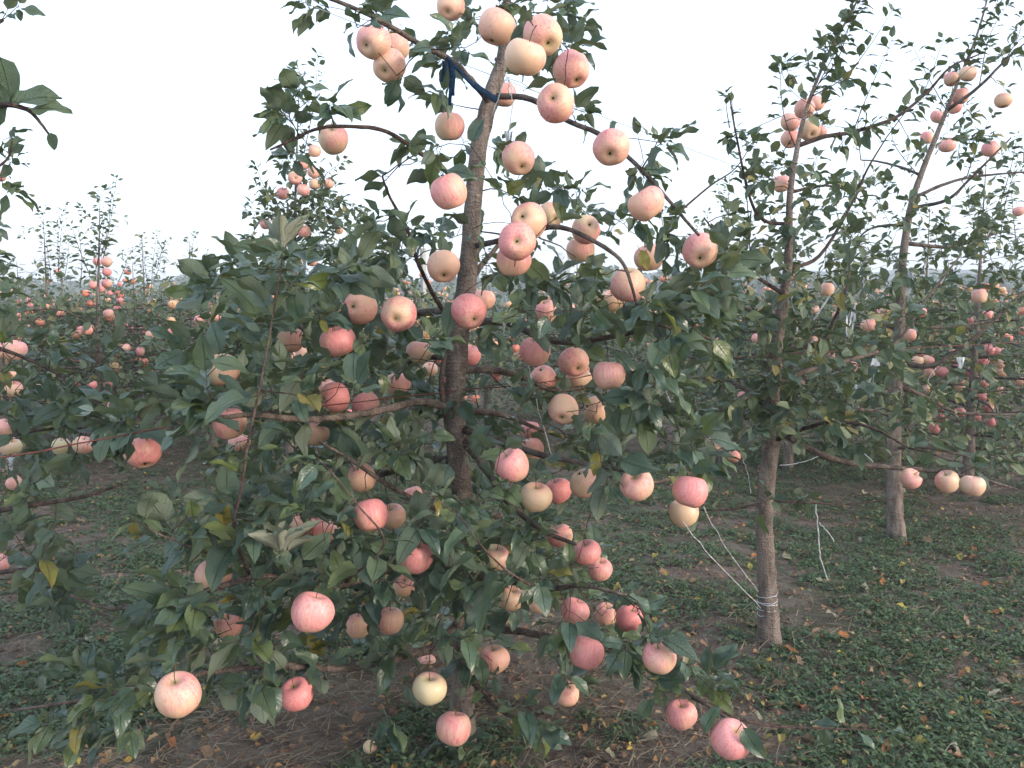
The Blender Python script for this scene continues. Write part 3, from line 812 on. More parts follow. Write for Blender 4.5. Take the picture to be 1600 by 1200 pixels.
# ------------------------------------------------------------------ trees
UPV = np.array([0, 0, 1.])
class Tree:
    def __init__(s, name, label, base, seed, group=None, cat='tree', Lf=.075, near=True):
        s.r = np.random.default_rng(seed); s.base = np.array(base, float)
        s.root = link(name, None); s.root.location = s.base; tag(s.root, label, cat, group)
        s.P = []; s.Rd = []; s.twigs = Bag(); s.Lf = Lf
        s.lp = []; s.ld = []; s.ln = []; s.ll = []; s.near = near; s.keep = []
    def node(s, P, R): s.P.extend(list(P)); s.Rd.extend(list(np.broadcast_to(R, (len(P),))))
    def part(s, nm, pts, R, mat, n=8, k=5, rough=.06):
        P, Rr = spline(pts, R, k)
        Rr = Rr*(1+s.r.normal(0, rough*.5, len(Rr)))
        P = P + s.r.normal(0, 1, P.shape)*Rr[:, None]*rough
        V, Q, T = tube(P, Rr, n); b = Bag(); b.add(V, Q, T)
        if nm == 'trunk':                                # pruning scars and knots
            for _ in range(14 if n > 8 else 0):
                i = int(s.r.integers(2, len(P)-2)); a = s.r.uniform(0, 6.28); d = np.array([math.cos(a), math.sin(a), .25])
                b.add(*tube([P[i], P[i]+d*Rr[i]*.9, P[i]+d*Rr[i]*1.22], [Rr[i]*.6, Rr[i]*.42, Rr[i]*.25], 7))
        link(nm, b.mesh(nm, mat, s.base), s.root)
        s.node(P, Rr); return P
    def leaves(s, p, d, n, l): s.lp.append(p); s.ld.append(d); s.ln.append(n); s.ll.append(l)
    def rosette(s, p, d, n, L=None):
        r = s.r; L = L or s.Lf*(1 if p[2] < 1.55 else .84)
        t = nrm(np.cross(d, r.normal(0, 1, 3))); w = np.cross(d, t)
        a0 = r.uniform(0, 6.28)
        for i in range(n):
            a = a0+i*2.4+r.normal(0, .25)
            rad = math.cos(a)*t+math.sin(a)*w
            dd = nrm(d*r.uniform(.1, .9)+rad*r.uniform(.6, 1.1)+np.array([0, 0, r.uniform(-.4, .38)]))
            out = np.array([p[0]-s.base[0], p[1]-s.base[1], 0]); dd = nrm(dd+nrm(out)*.45)
            l = L*r.uniform(.6, 1.2)
            s.leaves(p+dd*l*.28-d*r.uniform(0, .02), dd, UPV*.9+r.normal(0, .42, 3)-d*.15, l)
    def whip(s, pts, r0=.0035, L=None, gap=.035, nm=None, mat=None):
        n0 = len(s.lp)
        """a shoot with alternate leaves all the way up"""
        L = L or s.Lf; P, R = spline(pts, np.linspace(r0, r0*.3, len(pts)), 6)
        V, Q, T = tube(P, R, 5)
        if nm: b = Bag(); b.add(V, Q, T); link(nm, b.mesh(nm, mat or M['twig'], s.base), s.root)
        else: s.twigs.add(V, Q, T)
        s.node(P, R)
        seg = np.linalg.norm(np.diff(P, axis=0), axis=1); cum = np.concatenate([[0], np.cumsum(seg)]); tot = cum[-1]
        x = gap*2; a = s.r.uniform(0, 6.28)
        while x < tot:
            i = min(len(P)-2, int(np.searchsorted(cum, x)-1)); d = nrm(P[i+1]-P[i]); p = P[i]+(P[i+1]-P[i])*((x-cum[i])/max(seg[i], 1e-6))
            t = nrm(np.cross(d, [1, .1, .2])); w = np.cross(d, t); rad = math.cos(a)*t+math.sin(a)*w
            if nm: rad = nrm(rad*np.array([1.5, .55, 1])+np.array([0, -.25, 0]))
            dd = nrm(d*.55+rad+np.array([0, 0, s.r.uniform(-.35, .15)]))
            l = L*s.r.uniform(.55, 1.1)*(1-.35*x/tot)
            s.leaves(p+dd*l*.3, dd, UPV+d*.3+s.r.normal(0, .3 if s.near else .7, 3), l)
            x += gap*s.r.uniform(.6, 1.4); a += 2.4+s.r.normal(0, .3)
        s.rosette(P[-1], nrm(P[-1]-P[-2]), 3, L*.6)
        if nm and r0 > .004: s.keep += list(range(n0, len(s.lp)))
    def grow(s, targets, nleaf=(4, 7), side=True, minr=.0011):
        """joins every target to the nearest wood by a curved twig that carries leaves"""
        targets = [t for t in targets]
        if not targets: return
        T = np.array([t[0] for t in targets]); done = np.zeros(len(T), bool)
        cap = len(s.P)+len(T)*12+10
        A = np.zeros((cap, 3)); A[:len(s.P)] = s.P; n = len(s.P); Rn = list(s.Rd)
        best = np.full(len(T), 1e9); bi = np.zeros(len(T), int)
        def upd(lo, hi):
            for a in range(lo, hi, 256):
                b = min(hi, a+256); D = np.linalg.norm(T[:, None]-A[None, a:b]-np.array([0, 0, .0]), axis=2)
                j = D.argmin(1); v = D[np.arange(len(T)), j]; m = v < best; best[m] = v[m]; bi[m] = a+j[m]
        upd(0, n)
        for _ in range(len(T)):
            b2 = np.where(done, 1e9, best); i = int(b2.argmin()); done[i] = True
            p1 = T[i]; p0 = A[bi[i]]; d = p1-p0; L = np.linalg.norm(d)
            if L < .012: p0 = p0; 
            k = max(2, min(10, int(L/.035)+1)); t = np.linspace(0, 1, k+1)[:, None]
            side_ = nrm(np.cross(d, s.r.normal(0, 1, 3)))*L*s.r.uniform(0, .12)
            path = p0+d*t + side_*np.sin(t*math.pi) + UPV*np.sin(t*math.pi)*L*s.r.uniform(-.05, .14)
            path[1:-1] += s.r.normal(0, .003, (k-1, 3))
            rr = min(.0045, minr+L*.011); rad = np.linspace(min(rr, Rn[bi[i]]*.9), minr, k+1)
            s.twigs.add(*tube(path, rad, 5 if s.near else 3, s.near), rnd=0)
            lo = n; A[n:n+k] = path[1:]; n += k; Rn += list(rad[1:]); upd(lo, n)
            dirv = nrm(path[-1]-path[-2]+np.array([0, 0, .004]))
            nl = targets[i][1] if len(targets[i]) > 1 and targets[i][1] is not None else int(s.r.integers(nleaf[0], nleaf[1]+1))
            if nl: s.rosette(path[-1], dirv, nl)
            if side and L > .07:
                for q in range(1, k-1):
                    if s.r.random() < .55:
                        a = s.r.normal(0, 1, 3); dd = nrm(np.cross(d, a)*1.0/max(L, .01)+nrm(d)*.5+np.array([0, 0, s.r.uniform(-.3, .25)]))
                        l = s.Lf*s.r.uniform(.5, 1.0); s.leaves(path[q]+dd*l*.28, dd, UPV+s.r.normal(0, .4, 3), l)
        s.P = list(A[:n]); s.Rd = Rn
    def finish(s, temps, meshes, mat, n_ind=300, clear=True, twigmat=None, yellow=0.0, rnd_span=None):
        P = np.array(s.lp); D = np.array(s.ld); Nn = np.array(s.ln); L = np.array(s.ll); r = s.r
        if clear and len(P):
            keep = np.ones(len(P), bool); Dn = nrm(D); prot = np.zeros(len(P), bool); prot[s.keep] = True
            for f, lim in ((.5, .93), (1.0, .84), (.0, .84)):
                q = proj(P+Dn*L[:, None]*f)
                for (ax, ay, ar, aY) in APPLES:
                    hit = (np.hypot(q[:, 0]-ax, q[:, 1]-ay) < ar*lim) & (q[:, 2] < aY+.03)
                    keep &= ~(hit & (r.random(len(P)) > .035) & ~prot)
            q = proj(P+Dn*L[:, None]*.5)
            for (ax, ay, ar, aY) in APPLES:                  # none growing through the fruit
                keep &= ~((np.hypot(q[:, 0]-ax, q[:, 1]-ay) < ar*1.05) & (abs(q[:, 2]-aY) < .05))
            P, D, Nn, L = P[keep], D[keep], Nn[keep], L[keep]
        big = np.argsort(-(L/np.linalg.norm(P-CAMP, axis=1)))
        q = proj(P); inside = (q[:, 0] > -20) & (q[:, 0] < 1620) & (q[:, 1] > -20) & (q[:, 1] < 1220)
        big = [i for i in big if inside[i]][:n_ind]; F = frames(D, Nn)
        rest = np.ones(len(P), bool); rest[big] = False
        yl = [m_ for m_ in YLM]
        for i in big:
            ms = yl if r.random() < yellow else meshes
            o = link('leaf', ms[int(r.integers(0, len(ms)))], s.root)
            mw = Matrix(F[i].tolist()).to_4x4(); mw = Matrix.Translation(Vector(P[i]-s.base)) @ mw @ Matrix.Scale(float(L[i]), 4)
            o.matrix_local = mw
        if rest.any():
            o = link('leaves', bake('leaves', temps, P[rest], D[rest], Nn[rest], L[rest], mat, s.base, r), s.root, kind='stuff')
        if s.twigs.V:
            link('twigs', s.twigs.mesh('twigs', twigmat or M['twig'], s.base), s.root, kind='stuff')
        return len(P)

def blobs(spec, Y, r, thick):
    out = []
    for (x, y, sx, sy, n, *dy) in spec:
        yy = Y+(dy[0] if dy else 0); th = dy[1] if len(dy) > 1 else thick
        for _ in range(n):
            a = r.uniform(0, 6.28); q = math.sqrt(r.random())
            out.append((at(x+math.cos(a)*q*sx, y+math.sin(a)*q*sy, yy+r.uniform(-th, th)), None))
    return out
def line(pts, Y):            # [(px, py, dY)] -> points
    return [at(p[0], p[1], Y+(p[2] if len(p) > 2 else 0)) for p in pts]

# ---- the main tree ------------------------------------------------
t = Tree('apple_tree', 'large apple tree in the foreground, laden with pink apples from top to bottom', base1, 101, 'apple trees of the orchard', Lf=.078)
tr = [(base1-np.array([0, 0, .06]))] + line([(723, 1090, 0), (728, 960, .01), (730, 860, 0), (722, 770, 0), (714, 700, 0), (711, 620, 0), (714, 550, 0), (724, 480, 0), (734, 400, 0), (740, 310, 0), (750, 220, 0), (768, 150, .01), (786, 85, .02), (790, 20, .02), (800, -60, .02), (815, -160, 0)], Y1)
PXM = Y1/F_PX
t.part('trunk', tr, [27*PXM, 19*PXM, 18*PXM, 17.5*PXM, 17*PXM, 16.5*PXM, 16*PXM, 17*PXM, 15.5*PXM, 15*PXM, 13.5*PXM, 13*PXM, 13*PXM, 9*PXM, 7.5*PXM, 5*PXM, 2*PXM], M['bark'], 14, 6, .035)
LIMBS = [
 ([(766, 160, 0), (735, 125, -.1), (705, 95, -.2), (650, 65, -.3), (590, 30, -.4), (535, 5, -.45), (480, -15, -.5)], 6.5, 2.5),
 ([(775, 150, 0), (830, 155, -.05), (890, 190, -.15), (945, 215, -.25), (1005, 268, -.35), (1055, 325, -.42), (1092, 368, -.45)], 5.6, 2.2),
 ([(716, 285, 0), (690, 262, -.1), (655, 238, -.2), (605, 206, -.3), (555, 198, -.38), (500, 200, -.42), (450, 222, -.45), (422, 234, -.45)], 5, 1.5),
 ([(738, 385, 0), (780, 376, -.1), (830, 362, -.25), (875, 355, -.35), (925, 375, -.4), (968, 405, -.42), (985, 440, -.45), (1000, 500, -.45)], 5.5, 2),
 ([(722, 455, 0), (760, 405, .1), (800, 360, .25), (840, 320, .35), (880, 290, .4)], 6, 2.5),
 ([(716, 492, 0), (670, 487, .1), (610, 495, .2), (540, 505, .25), (470, 512, .3), (400, 515, .3), (350, 520, .3)], 8, 3),
 ([(735, 505, 0), (790, 503, -.1), (840, 525, -.2), (890, 535, -.25), (960, 525, -.3), (1040, 510, -.35), (1110, 530, -.35)], 8, 2.5),
 ([(722, 578, 0), (770, 578, .1), (820, 590, .2), (870, 610, .3), (940, 600, .4), (1010, 590, .5)], 8, 3),
 ([(708, 640, 0), (660, 628, -.15), (600, 640, -.3), (530, 652, -.4), (460, 655, -.5), (400, 648, -.6), (330, 655, -.65), (260, 670, -.7)], 7.5, 2.5),
 ([(700, 660, 0), (690, 600, -.03), (697, 540, -.05), (700, 495, -.06)], 7, 3),
 ([(705, 500, -.05), (680, 465, -.12), (655, 415, -.2), (635, 355, -.26), (610, 310, -.3), (597, 275, -.32)], 4.5, 1.5),
 ([(724, 685, 0), (760, 735, -.1), (800, 790, -.2), (850, 830, -.3), (900, 850, -.4)], 8, 3),
 ([(722, 670, 0), (780, 690, -.15), (850, 712, -.25), (920, 725, -.35), (990, 738, -.45)], 8, 3),
 ([(716, 720, 0), (660, 720, .1), (600, 740, .2), (540, 760, .3), (480, 790, .3), (420, 800, .3)], 9, 3),
 ([(722, 800, 0), (670, 790, -.2), (610, 760, -.35), (550, 720, -.45), (500, 690, -.5)], 6, 2),
 ([(726, 860, 0), (670, 870, -.15), (600, 890, -.3), (535, 912, -.45), (470, 910, -.55), (410, 900, -.62), (350, 915, -.66), (260, 940, -.65), (170, 950, -.6), (110, 930, -.6)], 9, 2),
 ([(728, 900, 0), (790, 905, -.2), (850, 920, -.3), (910, 915, -.4), (980, 930, -.45)], 8, 2.5),
 ([(728, 960, 0), (680, 1010, -.15), (610, 1030, -.3), (530, 1045, -.4), (430, 1040, -.5), (330, 1050, -.55), (230, 1070, -.55), (120, 1095, -.55), (20, 1110, -.55)], 9, 2),
 ([(728, 985, 0), (800, 985, -.1), (880, 1000, -.2), (950, 1015, -.25), (1020, 1050, -.3), (1080, 1085, -.35), (1140, 1125, -.4)], 8, 2.5),
 ([(725, 1050, 0), (760, 1090, -.1), (800, 1120, -.2), (850, 1115, -.25)], 5, 2),
 ([(1080, 1090, -.35), (1180, 1130, -.35), (1290, 1138, -.3), (1370, 1140, -.25)], 3, 1.2),
 ([(720, 640, 0), (790, 650, .3), (870, 680, .5), (960, 690, .7)], 7, 2),
 ([(722, 560, 0), (660, 560, .3), (590, 580, .55), (510, 590, .7)], 7, 2),
 ([(728, 830, 0), (800, 800, .3), (880, 800, .55)], 7, 2),
]
for pts, r0, r1 in LIMBS:
    P = line(pts, Y1)
    t.part('branch', P, np.linspace(r0*.86, r1*.85, len(P))*PXM, M['limb'] if r0 > 5 else M['twig'], 8, 5, .07)
# the foreground shoots
t.whip(line([(392, 905, -.6), (366, 832, -.72), (378, 760, -.74), (388, 690, -.76), (405, 610, -.78), (422, 520, -.80), (437, 430, -.80), (441, 395, -.8)], Y1), .0042, .118, .026, 'shoot', M['shoot'])
t.whip(line([(540, 430+480, -.62), (640, 420+340, -.65), (700, 600+90, -.7)][:1]+[(600, 850, -.7), (560, 790, -.75), (520, 740, -.78), (495, 715, -.8)], Y1), .0030, .095, .026, 'shoot', M['shoot'])
t.whip(line([(830, 915, -.62), (790, 890, -.66), (750, 850, -.7), (720, 810, -.72), (670, 770, -.75)], Y1), .0032, .11, .026, 'shoot', M['shoot'])
t.whip(line([(360, 878, -.72), (300, 855, -.76), (250, 835, -.8), (215, 815, -.82)], Y1), .0032, .105, .03, 'shoot', M['shoot'])
t.whip(line([(1180, 1130, -.35), (1290, 1138, -.3), (1372, 1140, -.25), (1400, 1150, -.25)], Y1), .0022, .085, .05)
t.whip(line([(1000, 268, -.35), (1020, 235, -.36), (1030, 215, -.36)], Y1), .0025, .055, .03)
t.whip(line([(1060, 332, -.42), (1110, 290, -.4), (1150, 262, -.4), (1180, 215, -.38)], Y1), .003, .055, .05)
SP1 = [(500, 12, 20, 16, 2), (600, 20, 50, 20, 5, -.3, .25), (560, 60, 25, 20, 2, -.35, .2), (690, 60, 60, 40, 8, -.1, .35), (760, 20, 50, 26, 6), (870, 12, 60, 30, 8), (905, 60, 35, 28, 4),
 (640, 130, 40, 25, 3, -.2, .2), (690, 165, 25, 20, 2), (900, 185, 30, 12, 3, -.15, .15), (850, 120, 30, 40, 4), (440, 195, 42, 22, 4, -.42, .1), (490, 150, 40, 24, 3, -.4, .1), (555, 175, 35, 16, 3, -.35, .1), (450, 250, 14, 10, 1, -.4, .1),
 (660, 255, 45, 35, 5), (730, 235, 25, 25, 3), (790, 215, 22, 30, 3), (830, 290, 50, 30, 4), (620, 320, 50, 45, 4, -.2, .2), (690, 345, 60, 35, 7), (815, 310, 50, 20, 4), (905, 320, 60, 30, 7), (1035, 225, 22, 22, 3, -.36, .1), (1000, 290, 35, 20, 3, -.35, .1),
 (1040, 345, 45, 30, 5, -.35, .2), (1110, 440, 50, 26, 5, -.3, .2), (1150, 405, 26, 20, 2, -.3, .1), (960, 350, 40, 30, 5),
 (480, 415, 110, 50, 20, -.2, .6), (590, 405, 70, 45, 10), (390, 470, 90, 50, 16, -.2, .5), (550, 530, 140, 55, 26), (860, 430, 90, 40, 12), (900, 480, 120, 45, 20), (1040, 450, 80, 50, 12), (820, 540, 90, 60, 12), (980, 540, 100, 50, 14), (1060, 520, 70, 50, 10),
 (360, 540, 80, 50, 14, -.3, .5), (420, 600, 140, 60, 32, -.2, .6), (610, 600, 140, 60, 26), (270, 640, 70, 36, 11, -.5, .25), (230, 660, 60, 26, 5, -.55, .2), (500, 710, 150, 60, 32), (690, 680, 110, 60, 24), (890, 650, 120, 60, 20), (1020, 640, 90, 50, 11),
 (950, 715, 120, 50, 16), (1080, 700, 70, 36, 6, -.3, .3), (450, 830, 140, 60, 32, -.2, .6), (610, 840, 140, 60, 28), (750, 800, 110, 60, 22), (820, 880, 120, 60, 26), (700, 940, 140, 60, 26), (430, 900, 120, 50, 22, -.4, .4), (370, 960, 100, 46, 16, -.5, .35), (280, 960, 80, 46, 10, -.6, .2),
 (880, 950, 100, 50, 16), (550, 990, 150, 46, 18), (960, 1000, 60, 36, 6), (200, 1070, 130, 30, 14, -.55, .15), (430, 1045, 110, 30, 13, -.4, .3), (760, 1040, 80, 36, 7), (800, 1120, 60, 36, 5, -.2, .2), (880, 1085, 50, 26, 3), (1060, 1060, 60, 36, 5, -.35, .15), (720, 1165, 60, 26, 4, -.2, .2), (310, 800, 60, 40, 6, -.7, .15), (1010, 980, 60, 40, 5, -.3, .2), (130, 1130, 90, 26, 4, -.55, .1), (640, 1110, 60, 25, 3)]
t.grow([(p, 2) for p in hang1] + blobs([(b_[0], b_[1], b_[2], b_[3], max(1, round(b_[4]*(.78 if b_[1] < 370 else 1))), *b_[5:]) for b_ in SP1], Y1, t.r, .55))
t.rosette(at(440, 392, Y1-.8), UPV, 3, .08)
print('main leaves', t.finish(HI, HIM, M['leaf'], 300, yellow=.007))
for (px, py, dy, n, L) in ((441, 398, -.8, 6, .085), (440, 868, -.78, 8, .09)):   # whitish young rosettes
    for i in range(n):
        a = i*2.4; el = .55+.3*((i*7) % 3)/2
        if n == 6: el = .95+.2*((i*5) % 3)/2
        d = nrm(np.array([math.cos(a)*math.cos(el), math.sin(a)*math.cos(el), math.sin(el)]))
        F = frames(d[None], (UPV*.3-d*.1+np.array([math.cos(a), math.sin(a), 0])*-.9)[None])[0]
        p = at(px, py, Y1+dy)+d*L*.18; o = link('young_leaf', YNM[i % 3], t.root)
        o.matrix_local = Matrix.Translation(Vector(p-t.base)) @ Matrix(F.tolist()).to_4x4() @ Matrix.Scale(L*(.75+.1*(i % 4)), 4)
for (px, py, dy, nx, L) in ((712, 1118, -.35, .2, .075), (1000, 392, -.43, .6, .05), (935, 706, -.5, -.3, .06), (503, 140+360, -.55, .3, .035), (208, 815, -.2, .1, .05), (1010, 392, -.45, -.6, .04)):
    d = nrm(np.array([nx, -.2, -1.])); F = frames(d[None], np.array([[.1, -1, .3]]))[0]; o = link('yellow_leaf', YLM[int(px) % 3], t.root)
    o.matrix_local = Matrix.Translation(Vector(at(px, py, Y1+dy)-t.base)) @ Matrix(F.tolist()).to_4x4() @ Matrix.Scale(L, 4); o['label'] = 'yellow spotted leaf'

# ---- second tree --------------------------------------------------
t = Tree('apple_tree', 'second apple tree, bare straight trunk tied with white string, right of the main tree', base2, 102, 'apple trees of the orchard', Lf=.068)
k = Y2/F_PX
tr = [(base2-np.array([0, 0, .05]))]+line([(1200, 940), (1196, 870), (1194, 800), (1204, 700), (1207, 620), (1212, 550), (1222, 480), (1232, 400), (1234, 310), (1245, 235), (1262, 165), (1296, 80), (1335, 10), (1362, -60)], Y2)
t.part('trunk', tr, np.array([22, 15.5, 14.5, 14, 13, 12, 10.5, 8.5, 6.5, 5, 4, 3, 2.2, 1.6, 1.0])*k, M['bark'], 12, 6, .04)
for pts, r0, r1 in [
 ([(1210, 655), (1170, 680, -.1), (1120, 708, -.25), (1070, 742, -.4), (1000, 758, -.55)], 6, 2), ([(1212, 668), (1260, 700, -.05), (1320, 722, -.05), (1390, 730, -.02), (1450, 735, 0), (1530, 748, .03), (1590, 765, .05)], 6, 2),
 ([(1215, 600, 0), (1260, 580, .1), (1330, 562, .2), (1400, 535, .3), (1445, 470, .35), (1500, 400, .4)], 5, 1.5), ([(1218, 550), (1280, 535, -.1), (1303, 500, -.15), (1320, 460, -.2), (1327, 425, -.2)], 4.5, 1.5),
 ([(1245, 228), (1290, 213), (1333, 206), (1400, 183, .05), (1450, 143, .1), (1485, 105, .1), (1530, 85, .1)], 4, 1.2), ([(1234, 350), (1195, 345, -.1), (1172, 310, -.15), (1150, 210, -.2), (1140, 150, -.2)], 3.2, 1),
 ([(1232, 420), (1280, 400, .1), (1330, 320, .15), (1355, 265, .15), (1385, 215, .15)], 3.5, 1), ([(1210, 640), (1150, 600, .2), (1090, 590, .4), (1040, 600, .5)], 5, 2), ([(1215, 500), (1160, 480, .2), (1110, 440, .3)], 4, 1.5),
 ([(1196, 785), (1150, 795, -.05), (1100, 797, -.1), (1050, 790, -.15)], 2.5, 1), ([(1206, 783), (1270, 786, 0), (1320, 788, .05), (1400, 780, .1)], 2.5, .8), ([(1205, 690), (1290, 660, -.2), (1360, 668, -.3), (1420, 700, -.35)], 3.5, 1.5),
 ([(1236, 300), (1290, 290, .1), (1340, 300, .15)], 3, 1), ([(1225, 460), (1180, 430, -.2), (1130, 380, -.3), (1100, 340, -.35)], 3.5, 1)]:
    P = line(pts, Y2); t.part('branch', P, np.linspace(r0, r1, len(P))*k, M['limb'] if r0 > 4 else M['twig'], 7, 5, .06)
for pts in [[(1262, 165), (1290, 110, -.05), (1320, 55, -.05), (1345, -5, -.05)], [(1270, 150), (1320, 120, .05), (1360, 70, .05), (1395, 15, .05)], [(1140, 200, -.2), (1136, 175, -.2), (1132, 145, -.2)], [(1245, 235), (1225, 180, .1), (1220, 120, .1), (1228, 90, .1)], [(1333, 206), (1355, 150), (1395, 60)],
            [(1400, 183, .05), (1440, 150, .1), (1475, 60, .1)], [(1172, 393, -.1), (1166, 300, -.1), (1150, 207, -.12), (1143, 155, -.12)], [(1385, 215, .15), (1420, 170, .15), (1450, 150, .15)], [(1200, 520), (1170, 470, .2), (1150, 420, .2)]]:
    t.whip(line(pts, Y2), .0025, .072, .021)
t.whip(line([(1262, 165), (1296, 80), (1335, 10), (1362, -60)], Y2), .003, .075, .016); t.whip(line([(1280, 130), (1310, 90), (1330, 30), (1345, -20)], Y2-.05), .0025, .07, .02)
SP2 = [(1210, 600, 34, 60, 10, -.12, .08), (1225, 480, 36, 40, 6, -.1, .08), (1235, 330, 26, 50, 5, -.08, .06), (1110, 540, 60, 60, 10, .1, .3), (1330, 440, 60, 50, 10, .1, .3), (1270, 590, 60, 40, 9, -.05, .3), (1290, 90, 40, 40, 6, 0, .12), (1260, 120, 60, 50, 6, 0, .15), (1290, 200, 60, 35, 8, 0, .2), (1190, 270, 45, 40, 9, -.05, .2), (1160, 230, 30, 26, 4), (1240, 300, 70, 40, 12), (1310, 280, 70, 40, 10), (1290, 360, 80, 40, 15), (1170, 370, 60, 50, 13), (1230, 430, 100, 50, 20),
 (1110, 470, 60, 60, 12), (1180, 540, 90, 50, 18), (1290, 500, 80, 50, 16), (1120, 600, 90, 50, 16), (1230, 640, 80, 40, 16, -.1, .2), (1330, 580, 80, 50, 12), (1140, 660, 80, 36, 12, -.2, .2), (1320, 670, 90, 36, 12, -.2, .2), (1400, 690, 70, 26, 6), (1520, 720, 60, 20, 5, 0, .15), (1100, 795, 50, 10, 3, -.1, .1), (1240, 785, 40, 10, 2, 0, .1), (1450, 640, 60, 40, 6), (1380, 500, 50, 40, 7), (1400, 200, 60, 20, 4, 0, .1), (1205, 800, 15, 30, 2, -.1, .1)]
t.grow([(p, 2) for p in hang2]+blobs(SP2, Y2, t.r, .4), (3, 6))
print('second', t.finish(MID, HIM, M['leaf_far'], 300, yellow=.035))

# ---- third tree ---------------------------------------------------
t = Tree('apple_tree', 'third apple tree, leaning bare upper trunk, at the right of the photo', base3, 103, 'apple trees of the orchard', Lf=.068)
k = Y3/F_PX
tr = [(base3-np.array([0, 0, .05]))]+line([(1399, 800), (1396, 740), (1395, 690), (1398, 620), (1403, 560), (1406, 490), (1411, 400), (1424, 320), (1440, 270), (1462, 215), (1478, 175), (1500, 120), (1528, 50), (1550, -30)], Y3)
t.part('trunk', tr, np.array([17, 12.5, 12, 12, 11, 10, 7.5, 6, 5, 4.3, 3.8, 3, 2.2, 1.6, 1])*k, M['bark'], 12, 6, .04)
for pts, r0, r1 in [([(1441, 275), (1410, 262, .1), (1370, 252, .2), (1345, 250, .2)], 2.5, 1), ([(1430, 308), (1470, 290), (1510, 278), (1560, 272), (1610, 268)], 3, 1.2), ([(1427, 325), (1480, 312, -.1), (1515, 280, -.15), (1545, 250, -.2), (1580, 215, -.2)], 3, 1),
 ([(1412, 352), (1385, 352, .1), (1355, 360, .15), (1330, 385, .2)], 2.6, 1), ([(1480, 172), (1530, 135, -.1), (1570, 95, -.15), (1610, 60, -.15)], 3, 1), ([(1408, 566), (1450, 572, -.1), (1490, 552, -.15), (1540, 512, -.2), (1600, 455, -.2)], 4.5, 2), ([(1400, 600), (1450, 622, .1), (1500, 645, .15), (1600, 648, .2)], 4, 2),
 ([(1405, 515), (1370, 505, .1), (1330, 508, .2)], 3.5, 1.5), ([(1404, 500), (1470, 512, .2), (1560, 500, .3)], 3, 1.5), ([(1397, 650), (1350, 640, -.2), (1290, 645, -.3)], 4, 1.5), ([(1415, 380), (1490, 385, .1), (1570, 360, .2)], 3.5, 1.5), ([(1396, 700), (1450, 700, -.2), (1520, 715, -.3)], 3, 1.5)]:
    P = line(pts, Y3); t.part('branch', P, np.linspace(r0, r1, len(P))*k, M['limb'], 7, 5, .06)
for pts in [[(1500, 120), (1530, 60), (1560, 0)], [(1480, 175), (1450, 120), (1425, 70)], [(1530, 135, -.1), (1545, 60, -.1), (1575, 5, -.1)], [(1510, 278), (1530, 220), (1550, 180)], [(1570, 95, -.1), (1590, 60), (1600, 20)], [(1345, 250, .2), (1340, 200, .2), (1345, 170, .2)], [(1440, 280), (1400, 230), (1390, 190)], [(1560, 330, .2), (1580, 260, .2), (1590, 210, .2)]]:
    t.whip(line(pts, Y3), .003, .075, .024)
t.whip(line([(1500, 120), (1528, 50), (1550, -30)], Y3), .003, .08, .018)
SP3 = [(1490, 150, 50, 40, 8, 0, .3), (1480, 230, 50, 30, 7), (1560, 80, 40, 50, 6), (1550, 250, 60, 40, 9), (1480, 330, 90, 40, 22), (1360, 320, 60, 50, 14), (1560, 370, 50, 50, 18), (1440, 400, 90, 40, 24), (1340, 420, 60, 50, 16), (1540, 450, 80, 40, 22), (1430, 480, 80, 40, 16), (1350, 560, 80, 50, 20), (1480, 560, 90, 50, 18), (1570, 590, 50, 60, 14), (1400, 650, 90, 40, 18), (1510, 680, 90, 40, 20), (1580, 700, 40, 40, 8)]
t.grow([(p, 2) for p in hang3]+blobs(SP3, Y3, t.r, .6), (4, 7))
print('third', t.finish(MID, MIDM, M['leaf_far'], 300, yellow=.05))

# ---- tree whose branches reach in from the left edge ----------------
bL = np.array([-2.05, 2.75, 0]); bL[2] = float(ground_z(bL[0], bL[1]))
t = Tree('apple_tree', 'apple tree beyond the left edge, only its outer branches and leaves in view', bL, 104, 'apple trees of the orchard', Lf=.072)
t.part('trunk', [bL-np.array([0, 0, .05]), bL+[0, 0, .6], bL+[.04, 0, 1.3], bL+[.02, 0, 2.1], bL+[.08, 0, 2.9]], [.04, .034, .03, .02, .008], M['bark'], 12, 6, .04)
YL = 2.6
def fromtrunk(h, pts, r0, r1):
    P = [bL+np.array([.02, 0, h])]+[at(*p) for p in pts]; t.part('branch', P, np.linspace(r0, r1, len(P)), M['twig'], 7, 5, .06)
fromtrunk(1.2, [(-120, 560, 2.6), (-30, 540, 2.6), (40, 560, 2.6), (100, 590, 2.6)], .012, .003)
fromtrunk(.95, [(-150, 700, 2.7), (-30, 690, 2.8), (60, 672, 2.8), (150, 668, 2.8)], .012, .003)
fromtrunk(.85, [(-100, 810, 2.1), (0, 797, 2.0), (60, 788, 2.0), (130, 776, 2.0), (190, 757, 2.0)], .010, .003)
fromtrunk(.6, [(-120, 930, 2.3), (-30, 900, 2.2), (60, 890, 2.1), (110, 905, 2.1)], .012, .003)
fromtrunk(1.7, [(-160, 240, 2.0), (-60, 180, 1.6), (0, 164, 1.45), (40, 170, 1.45), (60, 188, 1.45), (78, 212, 1.45)], .008, .0018)
fromtrunk(1.5, [(-140, 330, 2.6), (-40, 280, 2.6), (10, 250, 2.6), (20, 215, 2.6)], .009, .002)
fromtrunk(2.1, [(-140, 120, 2.6), (-60, 60, 2.6), (-10, 40, 2.6)], .006, .002)
fromtrunk(1.4, [(-160, 400, 3.0), (-60, 380, 3.1), (-15, 360, 3.2)], .009, .002)
def bl(x, y, sx, sy, n, Y, th): return blobs([(x, y, sx, sy, n)], Y, t.r, th)
